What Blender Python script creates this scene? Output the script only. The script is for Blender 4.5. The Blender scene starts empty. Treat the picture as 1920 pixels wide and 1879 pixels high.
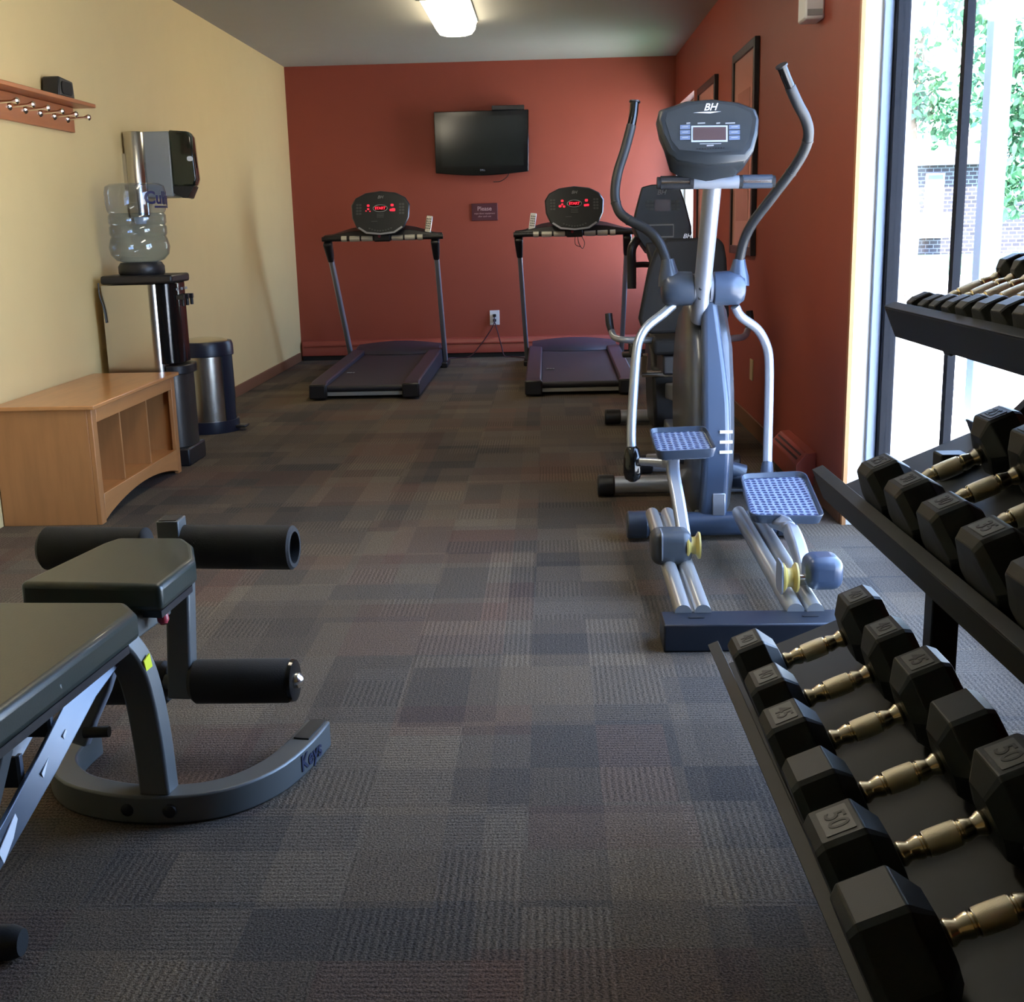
import bpy, bmesh, math, random
from math import sin, cos, pi, radians, sqrt, atan2
from mathutils import Vector, Matrix, Quaternion
random.seed(7)
SC = bpy.context.scene
COL = SC.collection

# ------------------------------------------------------------ camera
F, EYE = 2250.0, 1.25
_dy = Vector(((1026 - 960) / F, -(420 - 939.5) / F, -1)).normalized()
_u0 = Vector((sin(-0.0165), cos(0.0165), 0))
_up = (_u0 - _dy * _u0.dot(_dy)).normalized()
_dx = _dy.cross(_up)
CAMROT = Matrix((_dx, _dy, _up))            # rows: world x, y, z seen in camera axes -> camera to world
cd = bpy.data.cameras.new('camera')
cd.sensor_fit = 'HORIZONTAL'; cd.sensor_width = 36; cd.lens = 36 * F / 1920
cd.clip_start = 0.05; cd.clip_end = 500
cam = bpy.data.objects.new('camera', cd); COL.objects.link(cam)
cam.matrix_world = Matrix.Translation((0, 0, EYE)) @ CAMROT.to_4x4()
SC.camera = cam

def ray(u, v):
    return CAMROT @ Vector(((u - 960) / F, -(v - 939.5) / F, -1))
def at(u, v, y, k=0.0, z0=0.0):
    """surveyed point of the photo at depth y (plane y = y + k*(z-z0))"""
    r = ray(u, v)
    t = (y + k * (EYE - z0)) / (r.y - k * r.z)
    return Vector((r.x * t, r.y * t, EYE + r.z * t))

# ------------------------------------------------------------ world, sun, exposure
W = bpy.data.worlds.new('world'); SC.world = W; W.use_nodes = True
wn = W.node_tree.nodes; wl = W.node_tree.links
for n in list(wn): wn.remove(n)
wo = wn.new('ShaderNodeOutputWorld'); wb = wn.new('ShaderNodeBackground')
sky = wn.new('ShaderNodeTexSky'); sky.sky_type = 'NISHITA'
sky.sun_disc = False; sky.sun_elevation = radians(50); sky.sun_rotation = radians(200); sky.ozone_density = 2.0
mixc = wn.new('ShaderNodeMix'); mixc.data_type = 'RGBA'; mixc.inputs[0].default_value = 0.55
mixc.inputs[7].default_value = (3.15, 4.5, 7.8, 1)
wl.new(sky.outputs[0], mixc.inputs[6]); wl.new(mixc.outputs[2], wb.inputs[0]); wl.new(wb.outputs[0], wo.inputs[0])
wb.inputs[1].default_value = 2.1
sd = bpy.data.lights.new('sun', 'SUN'); sd.energy = 46.0; sd.angle = 0.01; sd.color = (1, .95, .88)
sun = bpy.data.objects.new('sun', sd); COL.objects.link(sun)
sun.rotation_euler = Vector((-.01, -.55, .95)).to_track_quat('Z', 'Y').to_euler()
for nm, loc, sx, sy in (('daylight_portal_door', (1.46, 3.82, 1.21), 2.4, 2.14), ('daylight_portal_window', (1.46, 10.95, 1.43), 1.7, 1.36)):
    pl = bpy.data.lights.new(nm, 'AREA'); pl.shape = 'RECTANGLE'; pl.size = sx; pl.size_y = sy; pl.cycles.is_portal = True
    po = bpy.data.objects.new(nm, pl); COL.objects.link(po); po.location = loc; po.rotation_euler = (0, radians(90), 0)
LAMP_POWER = 13.0
SC.view_settings.view_transform = 'Standard'; SC.view_settings.look = 'None'
SC.view_settings.exposure = 0.2; SC.view_settings.gamma = 1; SC.view_settings.use_curve_mapping = False

# ------------------------------------------------------------ materials
MATS = {}
def mat(name, col, rough=.5, metal=0, spec=.5, bump=0, bscale=80, var=0, vscale=6, emit=None, es=0, coat=0, stretch=None):
    if name in MATS: return MATS[name]
    m = bpy.data.materials.new(name); m.use_nodes = True; MATS[name] = m
    nt = m.node_tree; n = nt.nodes; l = nt.links; p = n['Principled BSDF']
    p.inputs['Base Color'].default_value = (*col, 1); p.inputs['Roughness'].default_value = rough
    p.inputs['Metallic'].default_value = metal; p.inputs['Specular IOR Level'].default_value = spec
    p.inputs['Coat Weight'].default_value = coat
    tc = n.new('ShaderNodeTexCoord'); src = tc.outputs['Object']
    if stretch:
        mp = n.new('ShaderNodeMapping'); mp.inputs['Scale'].default_value = stretch; l.new(src, mp.inputs[0]); src = mp.outputs[0]
    if var:
        nz = n.new('ShaderNodeTexNoise'); nz.inputs['Scale'].default_value = vscale; nz.inputs['Detail'].default_value = 5
        l.new(src, nz.inputs[0])
        mx = n.new('ShaderNodeMix'); mx.data_type = 'RGBA'
        mx.inputs[6].default_value = (*[c * (1 - var) for c in col], 1); mx.inputs[7].default_value = (*[min(1, c * (1 + var)) for c in col], 1)
        l.new(nz.outputs[0], mx.inputs[0]); l.new(mx.outputs[2], p.inputs['Base Color'])
    if bump:
        nb = n.new('ShaderNodeTexNoise'); nb.inputs['Scale'].default_value = bscale; nb.inputs['Detail'].default_value = 3
        l.new(src, nb.inputs[0])
        b = n.new('ShaderNodeBump'); b.inputs['Strength'].default_value = bump; b.inputs['Distance'].default_value = .002
        l.new(nb.outputs[0], b.inputs['Height']); l.new(b.outputs[0], p.inputs['Normal'])
    if emit:
        p.inputs['Emission Color'].default_value = (*emit, 1); p.inputs['Emission Strength'].default_value = es
    return m
yellow = mat('pale_yellow_paint', (.70, .53, .25), .6, bump=.15, bscale=140, var=.03)
redp = mat('terracotta_paint', (.315, .060, .032), .55, bump=.15, bscale=140, var=.04)
white = mat('white_paint', (.72, .70, .66), .6, bump=.1, bscale=120)
ceilm = mat('ceiling_paint', (.40, .39, .34), .9, bump=.3, bscale=160, var=.03)
heatred = mat('red_painted_metal', (.33, .06, .04), .4)
wood = mat('maple_wood', (.52, .235, .08), .32, var=.22, vscale=3, stretch=(9, 1, 9), coat=.25)
wood_dark = mat('cherry_wood', (.42, .14, .045), .35, var=.2, vscale=4, stretch=(9, 1, 9))
wood_side = mat('maple_wood_upright_grain', (.44, .195, .068), .4, var=.22, vscale=3, stretch=(9, 9, 1))
woodbase = mat('wood_baseboard', (.20, .085, .04), .45, var=.15, vscale=4)
chrome = mat('chrome', (.85, .83, .8), .16, 1)
roomtint_chrome = mat('chrome_room_tint', (.80, .70, .50), .2, 1)  # plain chrome; the room's warm reflections are put into its colour
knurl = mat('knurled_steel', (.74, .66, .48), .32, 1, bump=.5, bscale=900)  # steel with the same warm room tint in its colour
steel = mat('brushed_steel', (.60, .58, .53), .22, 1, bump=.05, bscale=30, stretch=(60, 60, 1))
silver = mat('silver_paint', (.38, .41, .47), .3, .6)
greymetal = mat('grey_powder_coat', (.19, .21, .25), .4, .25)
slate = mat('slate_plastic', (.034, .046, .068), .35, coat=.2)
slatelight = mat('slate_plastic_light', (.040, .060, .100), .32, coat=.2)  # lighter, bluer slate; on window-side parts it is painted daylight
blackp = mat('black_plastic', (.012, .012, .014), .4)
blackr = mat('black_rubber', (.014, .015, .015), .55, bump=.2, bscale=300)
blackg = mat('glossy_black', (.006, .006, .006), .12)
console_m = mat('console_charcoal', (.018, .022, .026), .35)
foam = mat('black_foam', (.009, .0085, .008), .75, bump=.4, bscale=350)
vinyl = mat('dark_green_vinyl', (.022, .032, .026), .36, bump=.12, bscale=220, coat=.15)
rackm = mat('rack_black_enamel', (.010, .0115, .012), .5, spec=.3)
deckm = mat('rack_deck_enamel', (.016, .019, .019), .5, spec=.3)
beltm = mat('belt_rubber', (.022, .022, .03), .6, bump=.3, bscale=300)
tmgrey = mat('treadmill_purple_grey', (.034, .031, .048), .45)
led = mat('red_led', (.3, 0, 0), .4, emit=(1, .02, .05), es=1.3)
leddim = mat('dark_display', (.08, .05, .055), .2)
printm = mat('grey_print', (.30, .32, .34), .5)
bluebtn = mat('blue_grey_button', (.12, .16, .26), .4)
whitem = mat('white_plastic', (.75, .75, .75), .4)
whitep = mat('white_print', (.8, .82, .85), .5)
greyp = mat('grey_plastic', (.33, .35, .34), .5)
smoke = mat('smoked_plastic', (.008, .018, .012), .08, coat=.5)
signm = mat('maroon_sign', (.075, .012, .018), .5)
signt = mat('sign_lettering', (.45, .28, .28), .6)
yellowl = mat('yellow_label', (.75, .8, .02), .5)
redknob = mat('red_knob', (.35, .03, .05), .35)
amber = mat('amber_roller', (.45, .33, .08), .4)
lampm = mat('lamp_diffuser', (.9, .9, .85), .5, emit=(1, .88, .66), es=LAMP_POWER)
beige = mat('beige_plastic', (.55, .42, .25), .5)
mattem = mat('picture_print', (.42, .22, .17), .25, var=.2, vscale=3)
mattem2 = mat('picture_mat', (.55, .30, .24), .2)
concrete = mat('concrete', (.62, .60, .56), .9, var=.08, vscale=2)
grass = mat('grass', (.06, .17, .08), .9, var=.4, vscale=9, bump=.6, bscale=60)
leafm = mat('leaves', (.045, .15, .06), .6, var=.35, vscale=4)
bark = mat('bark', (.16, .11, .07), .9, bump=1, bscale=30)
siding = mat('pale_siding', (.75, .73, .70), .8)
column_m = mat('shaded_column_paint', (.09, .15, .21), .6)  # pale post; its blue shade is put into the colour
darkframe = mat('dark_bronze_frame', (.004, .005, .008), .6, spec=.15)
alum = mat('aluminium_frame', (.20, .26, .38), .4, .3)

def glass_mat(name, tint, ior=1.45, gl=.08):
    m = bpy.data.materials.new(name); m.use_nodes = True; nt = m.node_tree; n = nt.nodes; l = nt.links
    n.remove(n['Principled BSDF']); out = n['Material Output']
    t = n.new('ShaderNodeBsdfTransparent'); t.inputs[0].default_value = (*tint, 1)
    g = n.new('ShaderNodeBsdfGlossy'); g.inputs['Roughness'].default_value = .03
    lw = n.new('ShaderNodeLayerWeight'); lw.inputs[0].default_value = .5
    pw = n.new('ShaderNodeMath'); pw.operation = 'POWER'; l.new(lw.outputs['Facing'], pw.inputs[0]); pw.inputs[1].default_value = 5
    fr = n.new('ShaderNodeMath'); fr.operation = 'MULTIPLY_ADD'; l.new(pw.outputs[0], fr.inputs[0]); fr.inputs[1].default_value = gl * 4; fr.inputs[2].default_value = gl * .35
    mx = n.new('ShaderNodeMixShader'); l.new(fr.outputs[0], mx.inputs[0]); l.new(t.outputs[0], mx.inputs[1]); l.new(g.outputs[0], mx.inputs[2])
    l.new(mx.outputs[0], out.inputs[0]); return m
pane_m = glass_mat('window_glass', (.97, .99, .99), gl=.06)
bottle_m = glass_mat('bottle_plastic', (.80, .86, .96), gl=.2)
water_m = glass_mat('water', (.86, .91, .95), gl=.10)

def carpet_mat():
    m = bpy.data.materials.new('carpet_tiles'); m.use_nodes = True; nt = m.node_tree; n = nt.nodes; l = nt.links
    p = n['Principled BSDF']; p.inputs['Roughness'].default_value = .95; p.inputs['Specular IOR Level'].default_value = .15
    tc = n.new('ShaderNodeTexCoord'); sp = n.new('ShaderNodeSeparateXYZ'); l.new(tc.outputs['Object'], sp.inputs[0])
    def M(op, a, b=None, c=None):
        x = n.new('ShaderNodeMath'); x.operation = op
        for i, q in enumerate((a, b, c)):
            if q is None: continue
            if isinstance(q, (int, float)): x.inputs[i].default_value = q
            else: l.new(q, x.inputs[i])
        return x.outputs[0]
    def cellnoise(sx, sy, off):
        a = M('FLOOR', M('ADD', M('MULTIPLY', sp.outputs[0], 1 / sx), off)); b = M('FLOOR', M('ADD', M('MULTIPLY', sp.outputs[1], 1 / sy), off * .7))
        cb = n.new('ShaderNodeCombineXYZ'); l.new(a, cb.inputs[0]); l.new(b, cb.inputs[1]); cb.inputs[2].default_value = off
        w = n.new('ShaderNodeTexWhiteNoise'); l.new(cb.outputs[0], w.inputs[0]); return w.outputs['Value']
    def ramp(v, stops, const=True):
        r = n.new('ShaderNodeValToRGB'); r.color_ramp.interpolation = 'CONSTANT' if const else 'LINEAR'; e = r.color_ramp.elements
        e[0].position, e[0].color = stops[0][0], (*stops[0][1], 1); e[1].position, e[1].color = stops[1][0], (*stops[1][1], 1)
        for s, c in stops[2:]: q = e.new(s); q.color = (*c, 1)
        l.new(v, r.inputs[0]); return r.outputs[0]
    A = cellnoise(.5, .5, .31); B = cellnoise(.36, .19, 3.17); Cn = cellnoise(.17, .42, 7.4)
    tones = [(0, (.055, .048, .042)), (.2, (.128, .098, .066)), (.42, (.090, .075, .060)), (.6, (.152, .122, .086)), (.75, (.125, .072, .052)), (.87, (.074, .065, .055))]
    def mix(f, a, b, bt='MIX'):
        x = n.new('ShaderNodeMix'); x.data_type = 'RGBA'; x.blend_type = bt
        if isinstance(f, float): x.inputs[0].default_value = f
        else: l.new(f, x.inputs[0])
        l.new(a, x.inputs[6]); l.new(b, x.inputs[7]); return x.outputs[2]
    base = mix(.5, ramp(A, tones), ramp(B, tones)); base = mix(.33, base, ramp(Cn, tones))
    av = n.new('ShaderNodeRGB'); av.outputs[0].default_value = (.094, .079, .062, 1); base = mix(.06, base, av.outputs[0])
    # loop pile: ribs running one way or the other, tile by tile
    nz = n.new('ShaderNodeTexNoise'); nz.inputs['Scale'].default_value = 210; nz.inputs['Detail'].default_value = 4; l.new(tc.outputs['Object'], nz.inputs[0])
    nz2 = n.new('ShaderNodeTexNoise'); nz2.inputs['Scale'].default_value = 60; nz2.inputs['Detail'].default_value = 4; l.new(tc.outputs['Object'], nz2.inputs[0])
    dirn = M('GREATER_THAN', B, .45)
    rx = M('SINE', M('ADD', M('MULTIPLY', sp.outputs[0], 2 * pi / .0155), M('MULTIPLY', nz2.outputs[0], 5)))
    ry = M('SINE', M('ADD', M('MULTIPLY', sp.outputs[1], 2 * pi / .014), M('MULTIPLY', nz2.outputs[0], 5)))
    rib = M('ADD', M('MULTIPLY', rx, M('SUBTRACT', 1, dirn)), M('MULTIPLY', ry, dirn))
    amp = M('ADD', .25, M('MULTIPLY', M('GREATER_THAN', Cn, .4), .75))
    h = M('ADD', M('MULTIPLY', M('MULTIPLY', rib, amp), .30), M('MULTIPLY', nz.outputs[0], 4.4))
    fac = M('MULTIPLY_ADD', h, .72, -.56)
    v = n.new('ShaderNodeVectorMath'); v.operation = 'SCALE'; l.new(base, v.inputs[0]); l.new(fac, v.inputs['Scale'])
    l.new(v.outputs[0], p.inputs['Base Color'])
    b = n.new('ShaderNodeBump'); b.inputs['Strength'].default_value = .4; b.inputs['Distance'].default_value = .003
    l.new(h, b.inputs['Height']); l.new(b.outputs[0], p.inputs['Normal'])
    return m
carpet = carpet_mat()

def brick_mat():
    m = bpy.data.materials.new('brick'); m.use_nodes = True; nt = m.node_tree; n = nt.nodes; l = nt.links; p = n['Principled BSDF']
    tc = n.new('ShaderNodeTexCoord'); mp = n.new('ShaderNodeMapping'); mp.inputs['Rotation'].default_value = (radians(90), 0, 0); l.new(tc.outputs['Object'], mp.inputs[0])
    br = n.new('ShaderNodeTexBrick'); l.new(mp.outputs[0], br.inputs[0]); br.inputs['Scale'].default_value = 1.9
    br.inputs['Color1'].default_value = (.022, .021, .030, 1); br.inputs['Color2'].default_value = (.042, .040, .052, 1); br.inputs['Mortar'].default_value = (.13, .14, .17, 1)
    br.inputs['Mortar Size'].default_value = .03
    l.new(br.outputs[0], p.inputs['Base Color']); p.inputs['Roughness'].default_value = .9; return m
brick = brick_mat()

def pad_pattern_mat():     # perforated pedal tread
    m = bpy.data.materials.new('pedal_tread'); m.use_nodes = True; nt = m.node_tree; n = nt.nodes; l = nt.links; p = n['Principled BSDF']
    tc = n.new('ShaderNodeTexCoord'); vo = n.new('ShaderNodeTexVoronoi'); vo.voronoi_dimensions = '2D'; vo.inputs['Scale'].default_value = 42; vo.inputs['Randomness'].default_value = .12
    l.new(tc.outputs['Object'], vo.inputs[0]); r = n.new('ShaderNodeValToRGB'); r.color_ramp.interpolation = 'CONSTANT'
    r.color_ramp.elements[0].color = (.02, .03, .09, 1); r.color_ramp.elements[1].position = .36; r.color_ramp.elements[1].color = (.20, .24, .32, 1)
    l.new(vo.outputs['Distance'], r.inputs[0]); l.new(r.outputs[0], p.inputs['Base Color']); p.inputs['Roughness'].default_value = .45
    b = n.new('ShaderNodeBump'); b.inputs['Distance'].default_value = .003; l.new(vo.outputs['Distance'], b.inputs['Height']); l.new(b.outputs[0], p.inputs['Normal'])
    return m
treadm = pad_pattern_mat()

# ------------------------------------------------------------ builders
def tag(o, label=None, cat=None, group=None, kind=None):
    if label: o['label'] = label
    if cat: o['category'] = cat
    if group: o['group'] = group
    if kind: o['kind'] = kind
    return o
ROOTM = {}
def thing(name, label, cat, loc, rz=0, group=None):
    o = bpy.data.objects.new(name, None); o.empty_display_size = .1; COL.objects.link(o)
    o.location = loc; o.rotation_euler = (0, 0, rz); tag(o, label, cat, group)
    ROOTM[o] = Matrix.Translation(loc) @ Matrix.Rotation(rz, 4, 'Z'); return o

class MB:
    def __init__(s, M=None): s.bm = bmesh.new(); s.M = M or Matrix.Identity(4)
    def V(s, p): return s.bm.verts.new(s.M @ Vector(p))
    def box(s, c, size, rot=None, taper=None):
        R = rot if rot is not None else Matrix.Identity(3); c = Vector(c); vs = []
        for z in (-.5, .5):
            for x, y in ((-.5, -.5), (.5, -.5), (.5, .5), (-.5, .5)):
                k = taper if (taper and z > 0) else 1
                vs.append(s.V(c + R @ Vector((x * size[0] * k, y * size[1] * k, z * size[2]))))
        for f in ((3, 2, 1, 0), (4, 5, 6, 7), (0, 1, 5, 4), (1, 2, 6, 5), (2, 3, 7, 6), (3, 0, 4, 7)): s.bm.faces.new([vs[i] for i in f])
        return s
    def bb(s, x0, x1, y0, y1, z0, z1):
        return s.box(((x0 + x1) / 2, (y0 + y1) / 2, (z0 + z1) / 2), (abs(x1 - x0), abs(y1 - y0), abs(z1 - z0)))
    def loft(s, rings, caps=True, closed=True):
        R = [[s.V(p) for p in r] for r in rings]; n = len(R[0])
        for a, b in zip(R, R[1:]):
            for i in range(n if closed else n - 1):
                j = (i + 1) % n
                try: s.bm.faces.new((a[i], a[j], b[j], b[i]))
                except ValueError: pass
        if caps:
            try: s.bm.faces.new(R[0][::-1]); s.bm.faces.new(R[-1])
            except ValueError: pass
        return s
    def prism(s, pts, d):
        d = Vector(d); return s.loft([[Vector(p) for p in pts], [Vector(p) + d for p in pts]])
    def tube(s, path, r, seg=14, caps=True, flat=None, up=None):
        P = [Vector(p) for p in path]; n = len(P); rs = r if isinstance(r, (list, tuple)) else [r] * n
        T = []
        for i in range(n):
            t = (P[min(i + 1, n - 1)] - P[max(i - 1, 0)]); T.append(t.normalized())
        a = Vector(up) if up else (Vector((0, 0, 1)) if abs(T[0].z) < .9 else Vector((0, 1, 0)))
        N = (a - T[0] * a.dot(T[0])).normalized(); rings = []
        for i in range(n):
            N = (N - T[i] * N.dot(T[i])).normalized(); B = T[i].cross(N)
            f = flat or 1
            rings.append([P[i] + (N * cos(2 * pi * k / seg) + B * sin(2 * pi * k / seg) * f) * rs[i] for k in range(seg)])
        return s.loft(rings, caps)
    def beam(s, path, w, h, up=(0, 0, 1)):       # rectangular bar along a path, h measured along up
        P = [Vector(p) for p in path]; n = len(P); rings = []
        for i in range(n):
            t = (P[min(i + 1, n - 1)] - P[max(i - 1, 0)]).normalized(); u = Vector(up); B = t.cross(u).normalized(); N = B.cross(t).normalized()
            ww = w[i] if isinstance(w, (list, tuple)) else w; hh = h[i] if isinstance(h, (list, tuple)) else h
            rings.append([P[i] + B * a * ww / 2 + N * b * hh / 2 for a, b in ((-1, -1), (1, -1), (1, 1), (-1, 1))])
        return s.loft(rings)
    def lathe(s, prof, o=(0, 0, 0), axis=(0, 0, 1), seg=24, caps=True):
        ax = Vector(axis).normalized(); q = Vector((0, 0, 1)).rotation_difference(ax); o = Vector(o)
        return s.loft([[o + q @ Vector((r * cos(2 * pi * k / seg), r * sin(2 * pi * k / seg), z)) for k in range(seg)] for r, z in prof], caps)
    def rod(s, a, b, r, seg=14):
        a = Vector(a); b = Vector(b); return s.lathe([(r, 0), (r, (b - a).length)], a, b - a, seg)
    def ball(s, c, r, seg=12, sc=(1, 1, 1)):
        m = Matrix.Translation(c) @ Matrix.Diagonal((*[r * k for k in sc], 1)); bmesh.ops.create_icosphere(s.bm, subdivisions=2, radius=1, matrix=s.M @ m); return s
    def build(s, name, m, parent=None, bevel=0, seg=2, smooth=True, sub=0, label=None, kind=None):
        bmesh.ops.recalc_face_normals(s.bm, faces=s.bm.faces)
        if parent is not None:
            r = parent
            while r.parent: r = r.parent
            s.bm.transform((ROOTM[r] if r in ROOTM else Matrix.Identity(4)).inverted())
        me = bpy.data.meshes.new(name); s.bm.to_mesh(me); s.bm.free()
        me.materials.append(m)
        if smooth:
            me.polygons.foreach_set('use_smooth', [True] * len(me.polygons)); me.set_sharp_from_angle(angle=radians(38))
        o = bpy.data.objects.new(name, me); COL.objects.link(o)
        if parent is not None: o.parent = parent
        if bevel:
            b = o.modifiers.new('bevel', 'BEVEL'); b.width = bevel; b.segments = seg; b.limit_method = 'ANGLE'; b.angle_limit = radians(40)
        if sub:
            q = o.modifiers.new('sub', 'SUBSURF'); q.levels = sub; q.render_levels = sub
        if label: o['label'] = label
        if kind: o['kind'] = kind
        return o

def smoothpath(pts, n=6):
    P = [Vector(p) for p in pts]; P = [P[0] * 2 - P[1]] + P + [P[-1] * 2 - P[-2]]; out = []
    for i in range(1, len(P) - 2):
        a, b, c, d = P[i - 1:i + 3]
        for k in range(n):
            t = k / n
            out.append(.5 * ((2 * b) + (c - a) * t + (2 * a - 5 * b + 4 * c - d) * t * t + (3 * b - a - 3 * c + d) * t ** 3))
    out.append(P[-2]); return out
def arcpts(cx, cy, r, a0, a1, n): return [(cx + r * cos(radians(a0 + (a1 - a0) * i / n)), cy + r * sin(radians(a0 + (a1 - a0) * i / n))) for i in range(n + 1)]
def rrect(w, h, r, n=4):
    o = []
    for cx, cy, a in ((w / 2 - r, h / 2 - r, 0), (-w / 2 + r, h / 2 - r, 90), (-w / 2 + r, -h / 2 + r, 180), (w / 2 - r, -h / 2 + r, 270)):
        o += arcpts(cx, cy, r, a, a + 90, n)
    return o
DG = bpy.context.evaluated_depsgraph_get()
def text_mesh(txt, size, ext=.001, shear=0, bold=0):
    cu = bpy.data.curves.new('lettering', 'FONT'); cu.body = txt; cu.size = size; cu.extrude = ext; cu.align_x = 'CENTER'; cu.align_y = 'CENTER'; cu.shear = shear; cu.offset = bold
    ob = bpy.data.objects.new('lettering', cu); COL.objects.link(ob)
    dg = bpy.context.evaluated_depsgraph_get(); dg.update()
    me = bpy.data.meshes.new_from_object(ob.evaluated_get(dg)); bpy.data.objects.remove(ob); bpy.data.curves.remove(cu); return me
TXT = {}
def add_text(mb, txt, size, origin, right, up, ext=.001, shear=0, bold=0, warp=None):
    key = (txt, size, ext, shear, bold)
    if key not in TXT: TXT[key] = text_mesh(*key)
    r = Vector(right).normalized(); u = Vector(up); u = (u - r * u.dot(r)).normalized(); nrm = r.cross(u)
    M = Matrix.Translation(origin) @ Matrix((r, u, nrm)).transposed().to_4x4()
    b2 = bmesh.new(); b2.from_mesh(TXT[key])
    if warp:
        for v in b2.verts: v.co = warp(v.co)
        b2.transform(mb.M)
    else: b2.transform(mb.M @ M)
    me = bpy.data.meshes.new('t'); b2.to_mesh(me); b2.free(); mb.bm.from_mesh(me); bpy.data.meshes.remove(me); return mb
def struct(name, mb, m, bevel=0, parent=None, smooth=True):
    o = mb.build(name, m, parent, bevel=bevel, smooth=smooth)
    if parent is None: o['kind'] = 'structure'
    return o
def plate(mb, o, r, u, w, h, t, rad=.004):        # rounded flat plate centred at o, facing r x u
    r = Vector(r).normalized(); u = Vector(u); u = (u - r * u.dot(r)).normalized(); n = r.cross(u); o = Vector(o)
    mb.prism([o + r * a + u * b for a, b in rrect(w, h, min(rad, w * .49, h * .49), 3)], n * t); return mb

# ------------------------------------------------------------ the room
XL, XR, YF, YB, ZC = -2.43, 1.21, 11.75, -2.6, 2.735
DY0, DY1, DZ = 2.75, 4.90, 2.42          # glass door opening
WY0, WY1, WZ0, WZ1 = 10.27, 11.63, .58, 2.28   # far window opening
struct('floor', MB().bb(XL - .2, XR + .2, YB - .2, YF + .2, -.12, 0), carpet, smooth=False)
struct('ceiling', MB().bb(XL - .2, XR + .2, YB - .2, YF + .2, ZC, ZC + .15), ceilm, smooth=False)
struct('wall_left', MB().bb(XL - .2, XL, YB - .2, YF + .2, 0, ZC), yellow, smooth=False)
struct('wall_far', MB().bb(XL, XR, YF, YF + .2, 0, ZC), redp, smooth=False)
struct('wall_back', MB().bb(XL, XR, YB - .2, YB, 0, ZC), yellow, smooth=False)
wr = MB(); T = .20
for a in ((YB - .2, DY0, 0, ZC), (DY0, DY1, DZ, ZC), (DY1, WY0, 0, ZC), (WY0, WY1, 0, WZ0), (WY0, WY1, WZ1, ZC), (WY1, YF + .2, 0, ZC)):
    wr.bb(XR, XR + T, *a)
struct('wall_right', wr, redp, smooth=False)
# white linings of the reveals
struct('trim_1', MB().bb(XR + .004, XR + T, DY1 - .012, DY1 + .002, 0, DZ).bb(XR + .004, XR + T, DY0 - .002, DY0 + .012, 0, DZ).bb(XR + .004, XR + T, DY0, DY1, DZ - .012, DZ + .002), white)
struct('trim_2', MB().bb(XR - .006, XR + .010, DY1 - .018, DY1 + .012, 0, DZ + .02), wood_side)
struct('trim_3', MB().bb(XR + .02, XR + T + .02, WY0, WY1, WZ0 - .02, WZ0 + .012).bb(XR, XR + T, WY0 - .002, WY0 + .012, WZ0, WZ1).bb(XR, XR + T, WY1 - .012, WY1 + .002, WZ0, WZ1), white)
# sliding glass door
dr = MB(); xg = 1.345
dr.bb(xg - .02, xg + .03, DY1 - .075, DY1 - .013, .0, DZ).bb(xg - .02, xg + .03, DY0 + .012, DY0 + .07, 0, DZ).bb(xg - .02, xg + .03, DY0, DY1, DZ - .07, DZ - .013).bb(xg - .02, xg + .03, DY0, DY1, .0, .07)
d1 = struct('door_1', dr, darkframe, .003)
MB().bb(xg - .010, xg + .016, 4.07, 4.11, .07, DZ - .07).build('mullion', darkframe, d1)
MB().bb(xg + .001, xg + .007, DY0 + .07, DY1 - .075, .07, DZ - .07).build('glass', pane_m, d1)
MB().bb(xg - .058, xg - .021, DY1 - .035, DY1 - .013, 0, DZ - .012).build('jamb_track', alum, d1, bevel=.002)
w1 = MB(); xw = 1.31
w1.bb(xw - .02, xw + .03, WY0 + .012, WY0 + .06, WZ0, WZ1).bb(xw - .02, xw + .03, WY1 - .06, WY1 - .012, WZ0, WZ1).bb(xw - .02, xw + .03, WY0, WY1, WZ0, WZ0 + .05).bb(xw - .02, xw + .03, WY0, WY1, WZ1 - .05, WZ1)
w1 = struct('window_1', w1, white, .003)
MB().bb(xw - .015, xw + .02, 10.92, 10.97, WZ0 + .05, WZ1 - .05).build('mullion', white, w1)
MB().bb(xw + .001, xw + .006, WY0 + .06, WY1 - .06, WZ0 + .05, WZ1 - .05).build('glass', pane_m, w1)
struct('baseboard_left', MB().bb(XL, XL + .014, 6.74, YF - .1, 0, .085), woodbase, .003)
struct('baseboard_right', MB().bb(XR - .014, XR, 6.1, YF - .1, 0, .10).bb(XR - .014, XR, DY1 + .02, 5.40, 0, .10), woodbase, .003)

# far wall convector along the skirting
hx = thing('baseboard_heater', 'long red painted baseboard heater running along foot of red far wall', 'heater', (-.6, YF, 0))
MB().prism([(XL + .02, YF - .065, .045), (XL + .02, YF - .065, .145), (XL + .02, YF - .035, .185), (XL + .02, YF, .19), (XL + .02, YF, .045)], (XR - XL - .04, 0, 0)).build('cover', heatred, hx, bevel=.003)
MB().bb(XL + .02, XR - .02, YF - .05, YF - .002, 0, .044).build('toe_shade', blackp, hx)  # solid black strip painted in for the shade under the cover
MB().bb(XL + .04, XR - .04, YF - .074, YF - .060, .135, .150).build('damper', heatred, hx, bevel=.002)

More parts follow.
